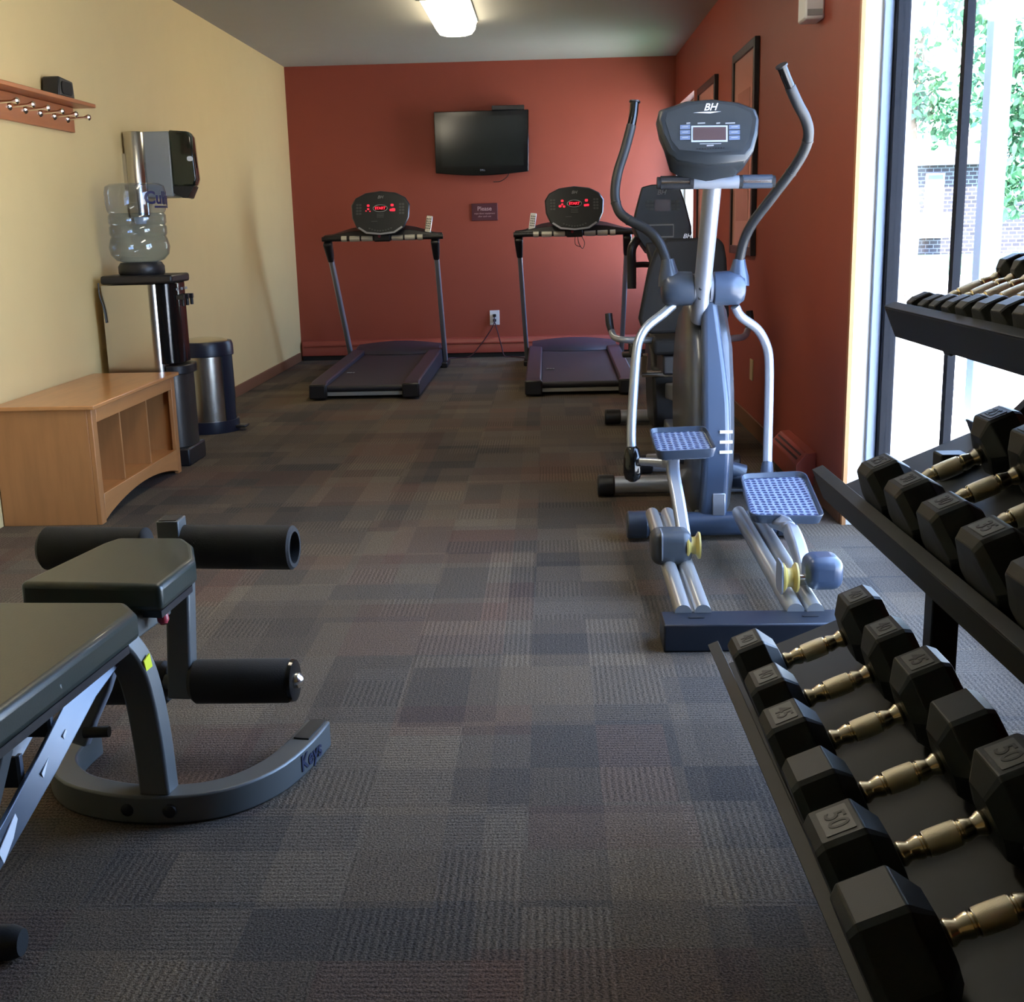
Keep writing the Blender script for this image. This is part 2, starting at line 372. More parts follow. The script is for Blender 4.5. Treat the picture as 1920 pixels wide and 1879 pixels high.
def heater_right():
    h = thing('baseboard_heater', 'short red painted baseboard heater on right wall beside the elliptical pedal', 'heater', (1.15, 5.75, 0))
    y0, y1 = 5.42, 6.05; x = XR
    sec = [(x, .05), (x - .085, .05), (x - .09, .15), (x - .045, .20), (x, .205)]
    MB().prism([(a, y0, z) for a, z in sec], (0, y1 - y0, 0)).build('cover', heatred, h, bevel=.004)
    MB().prism([(a * 1.0 - .003, y0 - .012, z + .002) for a, z in sec], (0, .03, 0)).build('end_cap', heatred, h, bevel=.003)
    e = Vector((x - .068, 0, .1755)); d = Vector((.045, 0, .05)).normalized(); n = Vector((-.05, 0, .045)).normalized()
    for k in (-1, 1):
        c = e + d * .012 * k
        MB().prism([c + Vector((0, y0 + .05, 0)) - d * .005 + n * .0015, c + Vector((0, y0 + .05, 0)) + d * .005 + n * .0015, c + Vector((0, y1 - .04, 0)) + d * .005 + n * .0015, c + Vector((0, y1 - .04, 0)) - d * .005 + n * .0015], n * .0015).build('vent_slot', blackp, h)
    MB().bb(x - .07, x - .005, y0, y1, 0, .05).build('foot', blackp, h)
heater_right()

# ------------------------------------------------------------ ceiling lights
def ceiling_light(x, y, label):
    L = thing('ceiling_light', label, 'light', (x, y, ZC), 0, None)
    w, n = .155, 1.34 / 2
    prof = [(-w, 0), (-w * .93, -.05), (-w * .75, -.085), (-w * .4, -.098), (0, -.10), (w * .4, -.098), (w * .75, -.085), (w * .93, -.05), (w, 0)]
    MB().prism([(x + a, y - n, ZC - .012 + b) for a, b in prof], (0, 2 * n, 0)).build('diffuser', lampm, L)
    MB().bb(x - w - .01, x + w + .01, y - n - .012, y + n + .012, ZC - .013, ZC).build('backplate', whitem, L)
    MB().bb(x - w - .005, x + w + .005, y - n - .02, y - n - .002, ZC - .085, ZC - .001).build('end_cap', greyp, L, bevel=.004)
ceiling_light(-.655, 8.80, 'glowing white wraparound fluorescent ceiling light near the far wall')
ceiling_light(-.655, 4.30, 'glowing ceiling light over the middle of the room')

# ------------------------------------------------------------ far wall: television, sign, outlet
tv = thing('television', 'wall-mounted black flat screen television on the red far wall', 'television', (-.605, 11.62, 2.02))
y0 = 11.58
tl, tr_, br_, bl = at(813, 210, y0), at(991, 205, y0 + .05), at(991, 320, y0 + .05), at(817, 325, y0)
bot = [at(817 + (991 - 817) * t, 325 + (321 - 325) * t + 6 * sin(pi * t), y0 + .05 * t) for t in [i / 10 for i in range(11)]]
MB().prism([tl, tr_] + bot[::-1], (0, .06, 0)).build('casing', blackg, tv, bevel=.006)
s = [at(826, 220, y0 - .001), at(981, 215, y0 + .046), at(982, 309, y0 + .046), at(829, 313, y0 - .001)]
MB().prism(s, (0, .008, 0)).build('screen', mat('tv_screen', (.012, .014, .012), .12), tv)
mb = MB(); add_text(mb, 'DELL', .022, at(905, 319, y0 + .018), (1, .05, 0), (0, 0, 1)); mb.build('logo', printm, tv)
MB().bb(-.72, -.48, y0 + .06, YF - .001, 1.9, 2.15).build('wall_bracket', blackp, tv)
mb = MB(); bx0 = at(922, 203, 11.62); bx1 = at(983, 209, 11.68)
b = MB().bb(bx0.x, bx1.x, 11.6, 11.70, bx0.z - .018, bx0.z + .022).build('set_top_box', blackp, bevel=.004)
tag(b, 'small black receiver box lying on the top edge of the television', 'box')
c = MB().tube(smoothpath([at(957, 321, 11.68), at(950, 332, 11.71), at(938, 340, 11.72), at(925, 341, 11.73)]), .004, 6).build('cable', blackp, tv)
sg = thing('wall_sign', 'small maroon notice headed Please on red wall between the treadmills', 'sign', (-.6, 11.74, 1.37))
MB().bb(-.718, -.470, 11.735, YF, 1.296, 1.455).build('panel', signm, sg, bevel=.003)
mb = MB(); add_text(mb, 'Please', .055, (-.594, 11.7345, 1.405), (1, 0, 0), (0, 0, 1), bold=.0006)
add_text(mb, 'wipe down equipment', .022, (-.594, 11.7345, 1.362), (1, 0, 0), (0, 0, 1)); add_text(mb, 'after each use', .022, (-.594, 11.7345, 1.335), (1, 0, 0), (0, 0, 1))
mb.build('lettering', signt, sg)
ol = thing('power_outlet', 'white power outlet on red far wall with two plugs in it', 'outlet', (-.525, YF, .376))
MB().bb(-.572, -.478, 11.742, YF, .306, .446).build('cover_plate', whitem, ol, bevel=.003)
for z in (.398, .352): plate(MB(), (-.525, 11.7415, z), (1, 0, 0), (0, 0, 1), .034, .028, .003, .008).build('socket', greyp, ol)
b = MB().bb(XR - .008, XR, 7.16, 7.25, .31, .435).build('power_outlet', beige, bevel=.003)
tag(b, 'beige outlet cover plate low on right red wall behind elliptical', 'outlet')
wbx = thing('emergency_light', 'white plastic box mounted high on right red wall above the door edge', 'box', (1.165, 5.6, 2.2))
MB().bb(1.125, XR, 5.545, 5.70, 2.085, 2.36).build('housing', whitem, wbx, bevel=.01)
MB().bb(1.135, 1.20, 5.541, 5.546, 2.10, 2.125).build('grille', greyp, wbx)

# framed pictures on the right wall
def picture(y0, y1, z0, z1, label):
    p = thing('framed_picture', label, 'picture', (XR, (y0 + y1) / 2, z0))
    t = .05; f = .03
    MB().bb(XR - f, XR, y0, y0 + t, z0, z1).bb(XR - f, XR, y1 - t, y1, z0, z1).bb(XR - f, XR, y0 + t, y1 - t, z0, z0 + t).bb(XR - f, XR, y0 + t, y1 - t, z1 - t, z1).build('frame', blackp, p, bevel=.003)
    MB().bb(XR - .018, XR - .002, y0 + t, y1 - t, z0 + t, z1 - t).build('mat_board', mattem2, p)
    MB().bb(XR - .020, XR - .017, y0 + .2, y1 - .2, z0 + .2, z1 - .25).build('print', mattem, p)
picture(7.17, 8.02, 1.04, 2.25, 'tall black framed picture on right wall, nearer of the two to the door')
picture(8.84, 9.84, 1.06, 2.24, 'black framed picture on right wall, farther one beside the window')

# ------------------------------------------------------------ left wall: peg rack, speaker, dispensers
pk = thing('coat_rack', 'wooden shelf with chrome coat pegs mounted on yellow wall', 'coat rack', (XL, 5.8, 1.75))
MB().bb(XL, XL + .022, 5.0, 6.35, 1.762, 1.885).build('back_board', wood_dark, pk, bevel=.002)
MB().bb(XL, -2.315, 5.30, 6.42, 1.886, 1.906).build('shelf_board', wood_dark, pk, bevel=.003)
MB().prism([(XL + .02, 5.30, 1.885), (-2.33, 5.30, 1.885), (-2.36, 5.30, 1.80), (XL + .02, 5.30, 1.77)], (0, .02, 0)).build('bracket', wood_dark, pk, bevel=.002)
for i in range(6):
    y = 5.42 + i * .168
    MB().lathe([(.020, 0), (.018, .006), (.008, .014), (.006, .085), (.012, .100), (.016, .110), (.010, .118)], (XL + .022, y, 1.822), (1, 0, .05), 14).build('peg', chrome, pk)
sp_ = thing('speaker', 'small black wedge-shaped speaker sitting on the wooden peg shelf', 'speaker', (-2.37, 6.1, 1.906))
MB().prism([(-2.42, 6.0, 1.907), (-2.42, 6.2, 1.907), (-2.42, 6.19, 1.99), (-2.42, 6.02, 2.0)], (.085, 0, 0)).build('cabinet', blackp, sp_, bevel=.008)
plate(MB(), (-2.334, 6.1, 1.95), (0, 1, 0), (0, 0, 1), .13, .06, .003, .02).build('grille', foam, sp_)
cpd = thing('cup_dispenser', 'stainless steel tube paper cup dispenser on yellow wall above water bottle', 'dispenser', (-2.37, 7.12, 1.35))
MB().lathe([(.050, 0), (.058, .01), (.058, .47), (.055, .475), (.0, .476)], (-2.368, 7.12, 1.345), (0, 0, 1), 28).build('tube', steel, cpd)
MB().lathe([(.040, 0), (.030, -.04), (.0, -.041)], (-2.368, 7.12, 1.345), (0, 0, 1), 20).build('cup_mouth', whitem, cpd)
MB().bb(XL, -2.41, 7.08, 7.16, 1.5, 1.7).build('wall_clip', steel, cpd)
pt = thing('paper_towel_dispenser', 'smoked black paper towel dispenser on yellow wall beside cup tube', 'dispenser', (-2.3, 7.45, 1.45))
MB().bb(XL, -2.215, 7.30, 7.62, 1.46, 1.835).build('housing', greyp, pt, bevel=.01)
sec = [(-2.215, 1.84), (-2.10, 1.83), (-2.082, 1.80), (-2.068, 1.56), (-2.085, 1.52), (-2.215, 1.52)]
MB().loft([[(-2.215 + (a + 2.215) * k, y, z) for a, z in sec] for y, k in ((7.295, .96), (7.33, 1), (7.45, .85), (7.55, .55), (7.625, .15))]).build('front_cover', smoke, pt, bevel=.012, seg=3)
MB().loft([[(-2.215 + (a + 2.215) * k, y, z) for a, z in [(-2.215, 1.525), (-2.085, 1.518), (-2.13, 1.452), (-2.16, 1.452), (-2.215, 1.48)]] for y, k in ((7.30, .97), (7.45, .85), (7.55, .55), (7.62, .15))]).build('towel_chute', blackp, pt, bevel=.006)
plate(MB(), (-2.100, 7.2935, 1.675), (1, 0, 0), (0, 0, 1), .035, .028, .002, .012).build('badge', whitep, pt)

# ------------------------------------------------------------ water cooler and bottle
wc = thing('water_cooler', 'tall water cooler with stainless side and black tap panel against yellow wall', 'water cooler', (-2.17, 6.55, 0))
ya, yb = 6.40, 6.72; xa, xb = -2.375, -2.095
out = [(xa, ya), (xb - .03, ya)] + arcpts(xb - .03, ya + .06, .06, -90, 0, 6) + arcpts(xb - .03, yb - .06, .06, 0, 90, 6) + [(xa, yb)]
MB().prism([(a, b_, .10) for a, b_ in out], (0, 0, .885)).build('side_panel', steel, wc)
out2 = [(-2.09, ya + .012), (-2.04, ya + .018), (-1.995, ya + .05), (-1.98, ya + .1), (-1.98, yb - .1), (-1.995, yb - .05), (-2.04, yb - .018), (-2.09, yb - .012)]
MB().prism([(a, b_, .10) for a, b_ in out2], (0, 0, .42)).build('lower_door', mat('dark_brushed_steel', (.13, .12, .11), .3, .8), wc, bevel=.004)
MB().prism([(a - .012, b_, .56) for a, b_ in out2], (0, 0, .43)).build('tap_panel', blackg, wc, bevel=.004)
MB().bb(xa, -1.99, ya - .004, yb + .004, .99, 1.035).build('top_cover', blackp, wc, bevel=.012)
MB().lathe([(.115, 0), (.122, .01), (.122, .045), (.108, .066), (.06, .066)], (-2.20, 6.56, 1.034), (0, 0, 1), 28).build('bottle_collar', blackp, wc)
MB().bb(xa + .01, -1.975, ya + .003, yb - .003, 0, .10).build('plinth', blackp, wc, bevel=.01)
MB().prism([(a + .02, b_, .50) for a, b_ in out2], (0, 0, .05)).build('drip_tray', blackp, wc, bevel=.006)
for i in range(3):
    y = ya + .08 + i * .08; t = MB(); t.bb(-2.0, -1.955, y - .012, y + .012, .90, .925).rod((-1.965, y, .90), (-1.965, y, .865), .009, 10)
    t.build('tap', blackp, wc, bevel=.002)
for i in range(3): plate(MB(), (-1.9925, ya + .08 + i * .08, .955), (0, 1, 0), (0, 0, 1), .03, .014, .004, .004).build('indicator', printm, wc)
cb = MB().tube(smoothpath([(-2.385, 6.396, 1.0), (-2.38, 6.385, .93), (-2.365, 6.39, .86), (-2.36, 6.39, .79)]), .004, 6).build('cord_end', blackp, wc)
BC = Vector((-2.20, 6.56, 1.086))
prof = [(.028, -.03), (.03, .0), (.07, .010), (.125, .025), (.152, .055), (.160, .095), (.150, .135), (.1425, .15), (.150, .165), (.150, .20), (.1425, .21), (.150, .222), (.150, .26), (.1425, .27), (.152, .285), (.158, .32), (.160, .38), (.152, .412), (.13, .425), (.06, .42), (.0, .415)]
bt = thing('water_bottle', 'large clear blue plastic water bottle upside down on the water cooler', 'bottle', BC)
MB().lathe(prof, BC, (0, 0, 1), 40).build('shell', bottle_m, bt)
MB().lathe([(max(0, r - .006), z) for r, z in prof[2:14]] + [(.139, .272), (0, .272)], BC, (0, 0, 1), 40).build('water', water_m, bt)
def wrap(r0, cz, ang):
    def f(co):
        a = ang + co.x / r0; return BC + Vector(((r0 + co.z) * sin(a), -(r0 + co.z) * cos(a), cz + co.y))
    return f
mb = MB(); add_text(mb, 'Culligan', .090, (0, 0, 0), (1, 0, 0), (0, 0, 1), ext=.0006, bold=.0022, warp=wrap(.1625, .345, radians(86)))
mb.build('lettering', mat('navy_ink', (.008, .008, .07), .5), bt)
mb = MB()
for k in range(14):
    a0 = radians(54 + k * 4.2); a1 = radians(54 + (k + 1) * 4.2)
    mb.loft([[BC + Vector((.162 * sin(a), -.162 * cos(a), z)) for z in (.296, .306)] for a in (a0, a1)], caps=False, closed=False)
mb.build('label_band', MATS['navy_ink'], bt)

# ------------------------------------------------------------ step-on trash can
tc_ = thing('trash_can', 'round brushed steel step-on trash can with black lid behind water cooler', 'trash can', (-2.20, 7.62, 0))
c0 = (-2.20, 7.62, 0)
MB().lathe([(.176, .075), (.170, .49)], c0, (0, 0, 1), 40).build('body', steel, tc_)
MB().lathe([(.188, 0), (.190, .02), (.186, .075), (.150, .080)], c0, (0, 0, 1), 40).build('base_ring', mat('navy_black_plastic', (.01, .014, .03), .35), tc_)
MB().lathe([(.178, .485), (.182, .49), (.180, .555), (.172, .575), (.15, .578)], c0, (0, 0, 1), 40).build('lid_rim', MATS['navy_black_plastic'], tc_)
MB().lathe([(.15, .578), (.12, .590), (.05, .598), (0, .600)], c0, (0, 0, 1), 40, caps=False).build('lid', steel, tc_)
mb = MB()
for a in range(-8, 9): pass
mb.prism([(c0[0] + .1795 * cos(radians(a)), c0[1] + .1795 * sin(radians(a)), .07) for a in (-38, -30, -22, -14, -6)] + [(c0[0] + .150 * cos(radians(a)), c0[1] + .150 * sin(radians(a)), .07) for a in (-6, -38)], (0, 0, .43)).build('reflection_strip', MATS['navy_black_plastic'], tc_)  # dark strip painted in for a reflection on the steel body
MB().bb(-2.03, -1.955, 7.56, 7.66, .022, .038).build('pedal', blackp, tc_, bevel=.006)

# ------------------------------------------------------------ maple cubby bench
def bench():
    x0, x1, y0, y1 = -2.425, -1.985, 5.09, 6.27; zt = .515
    b = thing('storage_bench', 'light maple storage bench with three open cubbies against yellow wall', 'bench', (-2.2, 5.68, 0))
    MB().prism([(x0, y0 - .02, zt), (x1 + .012, y0 - .02, zt), (x1 + .045, y0 + .12, zt), (x1 + .045, y1 - .08, zt), (x1 + .012, y1 + .03, zt), (x0, y1 + .03, zt)][0:1] + [(x1 + .02, y0 - .02, zt), (x1 + .02, y1 + .03, zt), (x0, y1 + .03, zt)], (0, 0, .018)).build('top_board', wood, b, bevel=.004)
    for y in (y0, y1 - .02): MB().bb(x0, x1 - .022, y, y + .02, .0, zt).build('side_panel', wood_side, b, bevel=.002)
    MB().bb(x0, x0 + .01, y0 + .02, y1 - .02, .05, zt).build('back_panel', wood_side, b)
    f = x1 - .022
    for a, c in ((y0, y0 + .055), (y1 - .055, y1)): MB().bb(f, x1, a, c, 0, zt).build('leg', wood_side, b, bevel=.003)
    MB().bb(f, x1, y0 + .055, y1 - .055, zt - .065, zt).build('top_rail', wood, b, bevel=.003)
    ys = [y0 + .055 + (y1 - y0 - .11) * i / 16 for i in range(17)]
    pts = [(f, y, .012 + .062 * sin(pi * i / 16) ** .8) for i, y in enumerate(ys)] + [(f, y1 - .055, .13), (f, y0 + .055, .13)]
    MB().prism(pts, (.022, 0, 0)).build('arched_apron', wood, b, bevel=.002)
    MB().bb(x0 + .01, f, y0 + .02, y1 - .02, .105, .123).build('cubby_floor', wood, b)
    for k in (1, 2):
        y = y0 + .02 + (y1 - y0 - .04) * k / 3
        MB().bb(x0 + .01, x1 - .024, y - .008, y + .008, .123, zt - .0).build('divider', wood_side, b)
bench()

# ------------------------------------------------------------ treadmills
def treadmill(x0, label):
    x1 = x0 + .82; xc = (x0 + x1) / 2; y0, y1 = 8.88, 11.30
    t = thing('treadmill', label, 'treadmill', (xc, 10, 0), 0, None)
    for s, a in ((-1, x0), (1, x1 - .12)):
        MB().prism([(a, y0, .015), (a, y0, .115), (a, y0 + .10, .135), (a, y1 - .35, .17), (a, y1 - .1, .15), (a, y1 - .1, .02)], (.12, 0, 0)).build('side_rail', tmgrey, t, bevel=.012)
    for a in (x0 - .004, x1 - .126):
        MB().bb(a, a + .13, y0 - .02, y0 + .05, .012, .122).build('end_cap', blackp, t, bevel=.012)
    MB().prism([(x0 + .12, y0 + .05, .10), (x0 + .12, y1 - .45, .135), (x0 + .12, y1 - .45, .115), (x0 + .12, y0 + .05, .07)], (.58, 0, 0)).build('belt', beltm, t, bevel=.004)
    MB().rod((x0 + .12, y0 + .055, .082), (x1 - .12, y0 + .055, .082), .022, 16).build('rear_roller', beltm, t)
    MB().bb(x0 + .12, x1 - .12, y0 + .06, y0 + .075, .025, .055).build('rear_crossbar', greyp, t, bevel=.003)
    # motor hood with a curved lip
    hood = []
    yb_ = y1 - .52
    rings = []
    for i in range(13):
        q = i / 12; x = x0 + .03 + .76 * q; bul = sin(pi * q)
        yy = yb_ + .10 - .10 * bul
        rings.append([(x, yy, .138), (x, yy + .02, .150 + .012 * bul), (x, yy + .12, .185 + .025 * bul), (x, y1 - .12, .195 + .03 * bul), (x, y1, .12), (x, y1, .03), (x, yy + .1, .03)])
    MB().loft(rings).build('motor_hood', tmgrey, t)
    for s, xx in ((-1, x0 - .02), (1, x1 + .02)):
        lo = Vector((xx, 11.05, .02)); hi = Vector((xx - s * .0 + s * -.0, 10.38, 1.03)); hi.x = (x0 - .055 if s < 0 else x1 + .03)
        MB().beam([lo, hi], .04, .075, up=(0, 1, 0)).build('upright', silver, t, bevel=.012, seg=3)
        d = (hi - lo).normalized()
        MB().beam([hi - d * .05, hi + d * .10, hi + d * .145], [.05, .068, .075], [.085, .10, .10], up=(0, 1, 0)).build('upright_sleeve', blackp, t, bevel=.018, seg=3)
        MB().bb(xx - .03, xx + .03, 10.85, 11.2, .0, .05).build('foot', blackp, t, bevel=.01)
    z = 1.168; yb2 = 10.30
    # console wing
    w = []
    for q, hh, dd in ((-1.0, .022, .05), (-.85, .03, .07), (-.55, .075, .10), (-.25, .10, .12), (.25, .10, .12), (.55, .075, .10), (.85, .03, .07), (1.0, .022, .05)):
        xx = xc + q * .50; zz = z + .012
        w.append([(xx, yb2 - dd * .3, zz), (xx, yb2 - dd * .2, zz + hh * .6), (xx, yb2 + dd, zz + hh), (xx, yb2 + dd * 1.2, zz)])
    MB().loft(w).build('console_wing', blackp, t, bevel=.006)
    MB().rod((x0 - .10, yb2 - .02, z), (x1 + .10, yb2 - .02, z), .020, 16).build('handlebar', blackp, t)
    for a, b_ in ((-.345, -.30), (-.275, -.19), (-.175, -.08), (.08, .175), (.19, .275), (.295, .34)):
        MB().rod((xc + a, yb2 - .02, z), (xc + b_, yb2 - .02, z), .0245, 16).build('sensor_grip', mat('satin_metal', (.62, .60, .52), .35, .35), t)
    MB().bb(xc - .07, xc + .07, yb2 - .055, yb2 + .01, z - .03, z + .03).build('clip_housing', blackp, t, bevel=.012)
    MB().lathe([(.012, 0), (.012, .008), (.0, .010)], (xc - .02, yb2 - .056, z + .015), (0, -1, 0), 12).build('safety_key', led if False else redknob, t)
    # console head: a tilted rounded shield
    k = -.35
    def cp(a, b_, d=0): return (xc + a, 10.22 + (b_) * .32 + d, 1.365 + b_)
    ol_ = [(-.20, .125), (-.12, .165), (0, .180), (.12, .165), (.20, .125), (.235, .07), (.228, -.03), (.19, -.11), (.12, -.155), (0, -.168), (-.12, -.155), (-.19, -.11), (-.228, -.03), (-.235, .07)]
    MB().loft([[cp(a * 1.0, b_, .0) for a, b_ in ol_], [cp(a * 1.05, b_ * 1.04, .02) for a, b_ in ol_], [cp(a * .9, b_ * .9, .085) for a, b_ in ol_]]).build('console', console_m, t, bevel=.004)
    MB().loft([[cp(a * .99, b_ * .99 - .004, -.0015) for a, b_ in ol_[7:12]], [cp(a * .93, b_ * .93, -.003) for a, b_ in ol_[7:12]]], caps=False, closed=False).build('console_trim', silver, t)
    R_, U_ = (1, 0, 0), (0, .32, 1)
    ov = [(cos(2 * pi * i / 20) * .062, sin(2 * pi * i / 20) * .030 + .045) for i in range(20)]
    dsp = MB().prism([cp(a, b_, -.004) for a, b_ in ov], (0, .004, 0)).build('display', printm, t)
    MB().prism([cp(a * .9, (b_ - .045) * .82 + .045, -.006) for a, b_ in ov], (0, .003, 0)).build('screen', blackg, dsp)
    mb = MB(); add_text(mb, 'START', .030, cp(0, .045, -.0075), R_, U_, bold=.0012); mb.build('readout', led, dsp)
    mb = MB()
    left_on = x0 > -1
    for a, b_, s_ in ((-.10, .068, .017), (-.10, .040, .014), (-.118, .025, .018 if left_on else .008), (-.085, .022, .016 if left_on else .008), (.10, .068, .020), (.11, .030, .024 if not left_on else .018), (.09, .028, .018)):
        plate(mb, cp(a, b_, -.004), R_, U_, s_ * 1.2, s_, .003, .006)
    mb.build('indicator_light', led, t)
    mb = MB()
    for sx in (-.185, .172):
        for i in range(4): 
            for j in range(2): plate(mb, cp(sx + j * .024 - .006, .075 - i * .024, -.002), R_, U_, .019, .016, .002, .004)
    for i in range(3): plate(mb, cp(0, -.002 - i * .012, -.002), R_, U_, .06, .006, .002, .002)
    plate(mb, cp(-.05, -.060, -.002), R_, U_, .05, .006, .002, .002)
    mb.build('buttons', mat('dim_print', (.07, .08, .085), .5), t)
    mb = MB()
    add_text(mb, 'BH', .036, cp(0, .135, -.003), R_, U_, shear=.3); mb.build('logo', printm, t)
    mb = MB()
    for i in range(9): plate(mb, cp(-.09 + i * .0225, -.118 - .02 * (1 - ((i - 4) / 4) ** 2), -.004), R_, U_, .014, .012, .003, .004)
    mb.build('fan_vents', MATS['dim_print'], t)
    mb = MB(); add_text(mb, 'BH', .05, (xc - .22, y0 + .75, .118), (1, 0, 0), (0, 1, .02), bold=.002); mb.build('belt_mark', printm, t)
    return t
TML = treadmill(-1.795, 'dark treadmill at left, by the yellow wall corner, with red lit console')
TMR = treadmill(-.183, 'dark treadmill at right, before the brighter part of red wall, red lit console')
for k, (tm, z, pts) in enumerate(((TML, .398, [(-.525, 11.70, .385), (-.54, 11.68, .30), (-.66, 11.66, .13), (-.78, 11.64, .012), (-.95, 11.60, .008), (-1.1, 11.30, .02)]), (TMR, .352, [(-.525, 11.70, .34), (-.50, 11.67, .26), (-.46, 11.65, .10), (-.43, 11.63, .012), (-.33, 11.60, .008), (-.14, 11.25, .02)]))):
    cr = MB().tube(smoothpath(pts, 8), .0055, 8).build('power_cord', mat('dark_cord', (.05, .012, .02), .5), tm)
    MB().bb(-.54, -.51, 11.705, 11.742, z - .014, z + .014).build('plug', blackp, cr, bevel=.004)
def remote(x, label, m):
    r = thing('remote_control', label, 'remote control', (x, 10.33, 1.19))
    Rm = Matrix.Translation((x, 10.33, 1.25)) @ Matrix.Rotation(radians(-18), 4, 'X') @ Matrix.Rotation(radians(8), 4, 'Y')
    MB(Rm).box((0, 0, .02), (.052, .022, .15)).build('body', m, r, bevel=.006)
    mb = MB(Rm)
    for i in range(5):
        for j in range(3): plate(mb, (-.014 + j * .014, -.0112, .065 - i * .02), (1, 0, 0), (0, 0, 1), .009, .010, .002, .003)
    mb.build('buttons', MATS['dim_print'], r)
remote(-1.00, 'silver remote control standing on left treadmill console by the far post', steel)
remote(-.125, 'pale grey remote control standing on right treadmill console', whitem)
cl = MB().tube(smoothpath([at(1083, 441, 10.2), at(1085, 455, 10.2), at(1092, 466, 10.2), at(1096, 455, 10.2), at(1090, 442, 10.2)]), .003, 6)
cl = cl.tube(smoothpath([at(1078, 441, 10.2), at(1079, 458, 10.2), at(1089, 463, 10.2)]), .003, 6).build('safety_cord', blackp, TMR)

# ------------------------------------------------------------ recumbent bike
def bike():
    b = thing('recumbent_bike', 'black recumbent exercise bike standing behind the elliptical trainer', 'exercise bike', (.68, 6.8, 0))
    xc = .685
    Y = 7.25
    con = [(1203, 351), (1222, 346), (1262, 345), (1275, 351), (1287, 385), (1297, 425), (1298, 448), (1280, 470), (1212, 470), (1196, 447), (1186, 424), (1192, 392)]
    f = [at(u, v, Y) for u, v in con]; k = [at(u, v, Y) + Vector((0, .10, -.02)) for u, v in con]
    cx = sum((p.x for p in f)) / len(f)
    MB().loft([[Vector((cx + (p.x - cx) * .97, p.y, p.z)) for p in f], [p + Vector((0, .015, 0)) for p in f], k]).build('console', console_m, b, bevel=.006)
    mb = MB()
    for u in (1214, 1222, 1262, 1271):
        for v in (378, 385, 392): 
            c = at(u, v, Y - .002); plate(mb, c, (1, 0, 0), (0, 0, 1), .022, .014, .003, .004)
    mb.build('buttons', MATS['dim_print'], b)
    c = at(1242, 385, Y - .004); plate(MB(), c, (1, 0, 0), (0, 0, 1), .09, .065, .004, .004).build('display', leddim, b)
    a, c = at(1216, 422, Y - .002), at(1262, 446, Y - .002)
    m_ = MB()
    for (u0, v0, u1, v1) in ((1216, 421, 1263, 422.5), (1216, 443.5, 1263, 445), (1262, 421, 1263.3, 445), (1215, 421, 1216.3, 445)):
        p, q = at(u0, v0, Y - .002), at(u1, v1, Y - .002); m_.bb(p.x, q.x, Y - .004, Y - .001, q.z, p.z)
    m_.build('rack_outline', printm, b)
    mb = MB(); add_text(mb, 'BH', .04, at(1240, 361, Y - .004), (1, 0, 0), (0, 0, 1), shear=.3); mb.build('logo', printm, b)
    # tower from the console to the frame
    MB().loft([[(xc - w, y - d, z), (xc + w, y - d, z), (xc + w, y + d, z), (xc - w, y + d, z)] for w, d, y, z in ((.12, .05, 7.30, 1.14), (.085, .05, 7.27, 1.02), (.09, .07, 7.2, .8), (.11, .13, 7.12, .6), (.11, .24, 7.02, .45), (.10, .27, 7.02, .2), (.09, .25, 7.05, .07))]).build('body_shroud', blackp, b, bevel=.02, seg=3)
    # seat back and cushion
    Ys = 6.02
    bk = [(1252, 447), (1346, 446), (1358, 456), (1363, 485), (1368, 590), (1362, 612), (1345, 622), (1222, 627), (1204, 618), (1198, 598), (1216, 505), (1234, 458)]
    MB().prism([at(u, v, Ys, .25, .9) for u, v in bk], (0, .07, 0)).build('backrest', foam, b, bevel=.018, seg=3)
    mb = MB(); add_text(mb, 'BH', .032, at(1288, 443, 6.1), (1, 0, 0), (0, 0, 1), shear=.3); mb.build('logo', whitep, b)
    MB().prism([(xc - .17, 5.98, .60), (xc + .2, 5.98, .60), (xc + .2, 6.30, .62), (xc + .12, 6.42, .62), (xc - .12, 6.42, .62), (xc - .17, 6.30, .62)], (0, 0, .08)).build('seat', foam, b, bevel=.02, seg=3)
    MB().bb(xc - .12, xc + .15, 6.0, 6.35, .50, .60).build('seat_carriage', blackp, b, bevel=.01)
    z = at(1250, 636, 6.1).z
    left = [at(1147, 622, 6.25), at(1152, 632, 6.18), at(1168, 637, 6.10), at(1200, 638, 6.08), at(1300, 637, 6.08), at(1380, 634, 6.10), at(1397, 629, 6.18), at(1402, 619, 6.25)]
    MB().tube(smoothpath(left), .017, 12).build('side_handle', silver, b)
    for u in (1141, 1405):
        v0 = 620 if u < 1300 else 615
        MB().tube([at(u + (6 if u < 1300 else -3), v0 + 4, 6.25), at(u + 2, v0 - 12, 6.27), at(u, v0 - 32, 6.28)], [.016, .02, .019], 12).build('hand_grip', blackp, b)
    MB().lathe([(.018, 0), (.018, .018), (.01, .024)], at(1141, 598, 6.28) , (0, 0, 1), 12).build('pulse_button', chrome, b)
    # front handlebar
    for s in (-1, 1):
        x = xc + s * .21
        MB().tube(smoothpath([(xc + s * .03, 7.16, .99), (xc + s * .12, 7.02, 1.01), (x - s * .015, 6.96, 1.01), (x, 6.95, 1.0)]), .016, 12).build('handlebar', blackp, b)
        MB().tube(smoothpath([(x + .03 * s - .03 * s, 6.95, .88), (x, 6.95, 1.0), (x, 6.94, 1.10), (x - s * .03, 6.98, 1.15)]), .026, 12).build('hand_grip', blackp, b)
    # frame
    MB().beam([(xc, 5.98, .12), (xc, 7.5, .12)], .08, .07).build('main_beam', silver, b, bevel=.01)
    MB().beam([(xc - .0, 6.02, .40), (xc, 6.9, .30)], .07, .09).build('seat_rail', silver, b, bevel=.01)
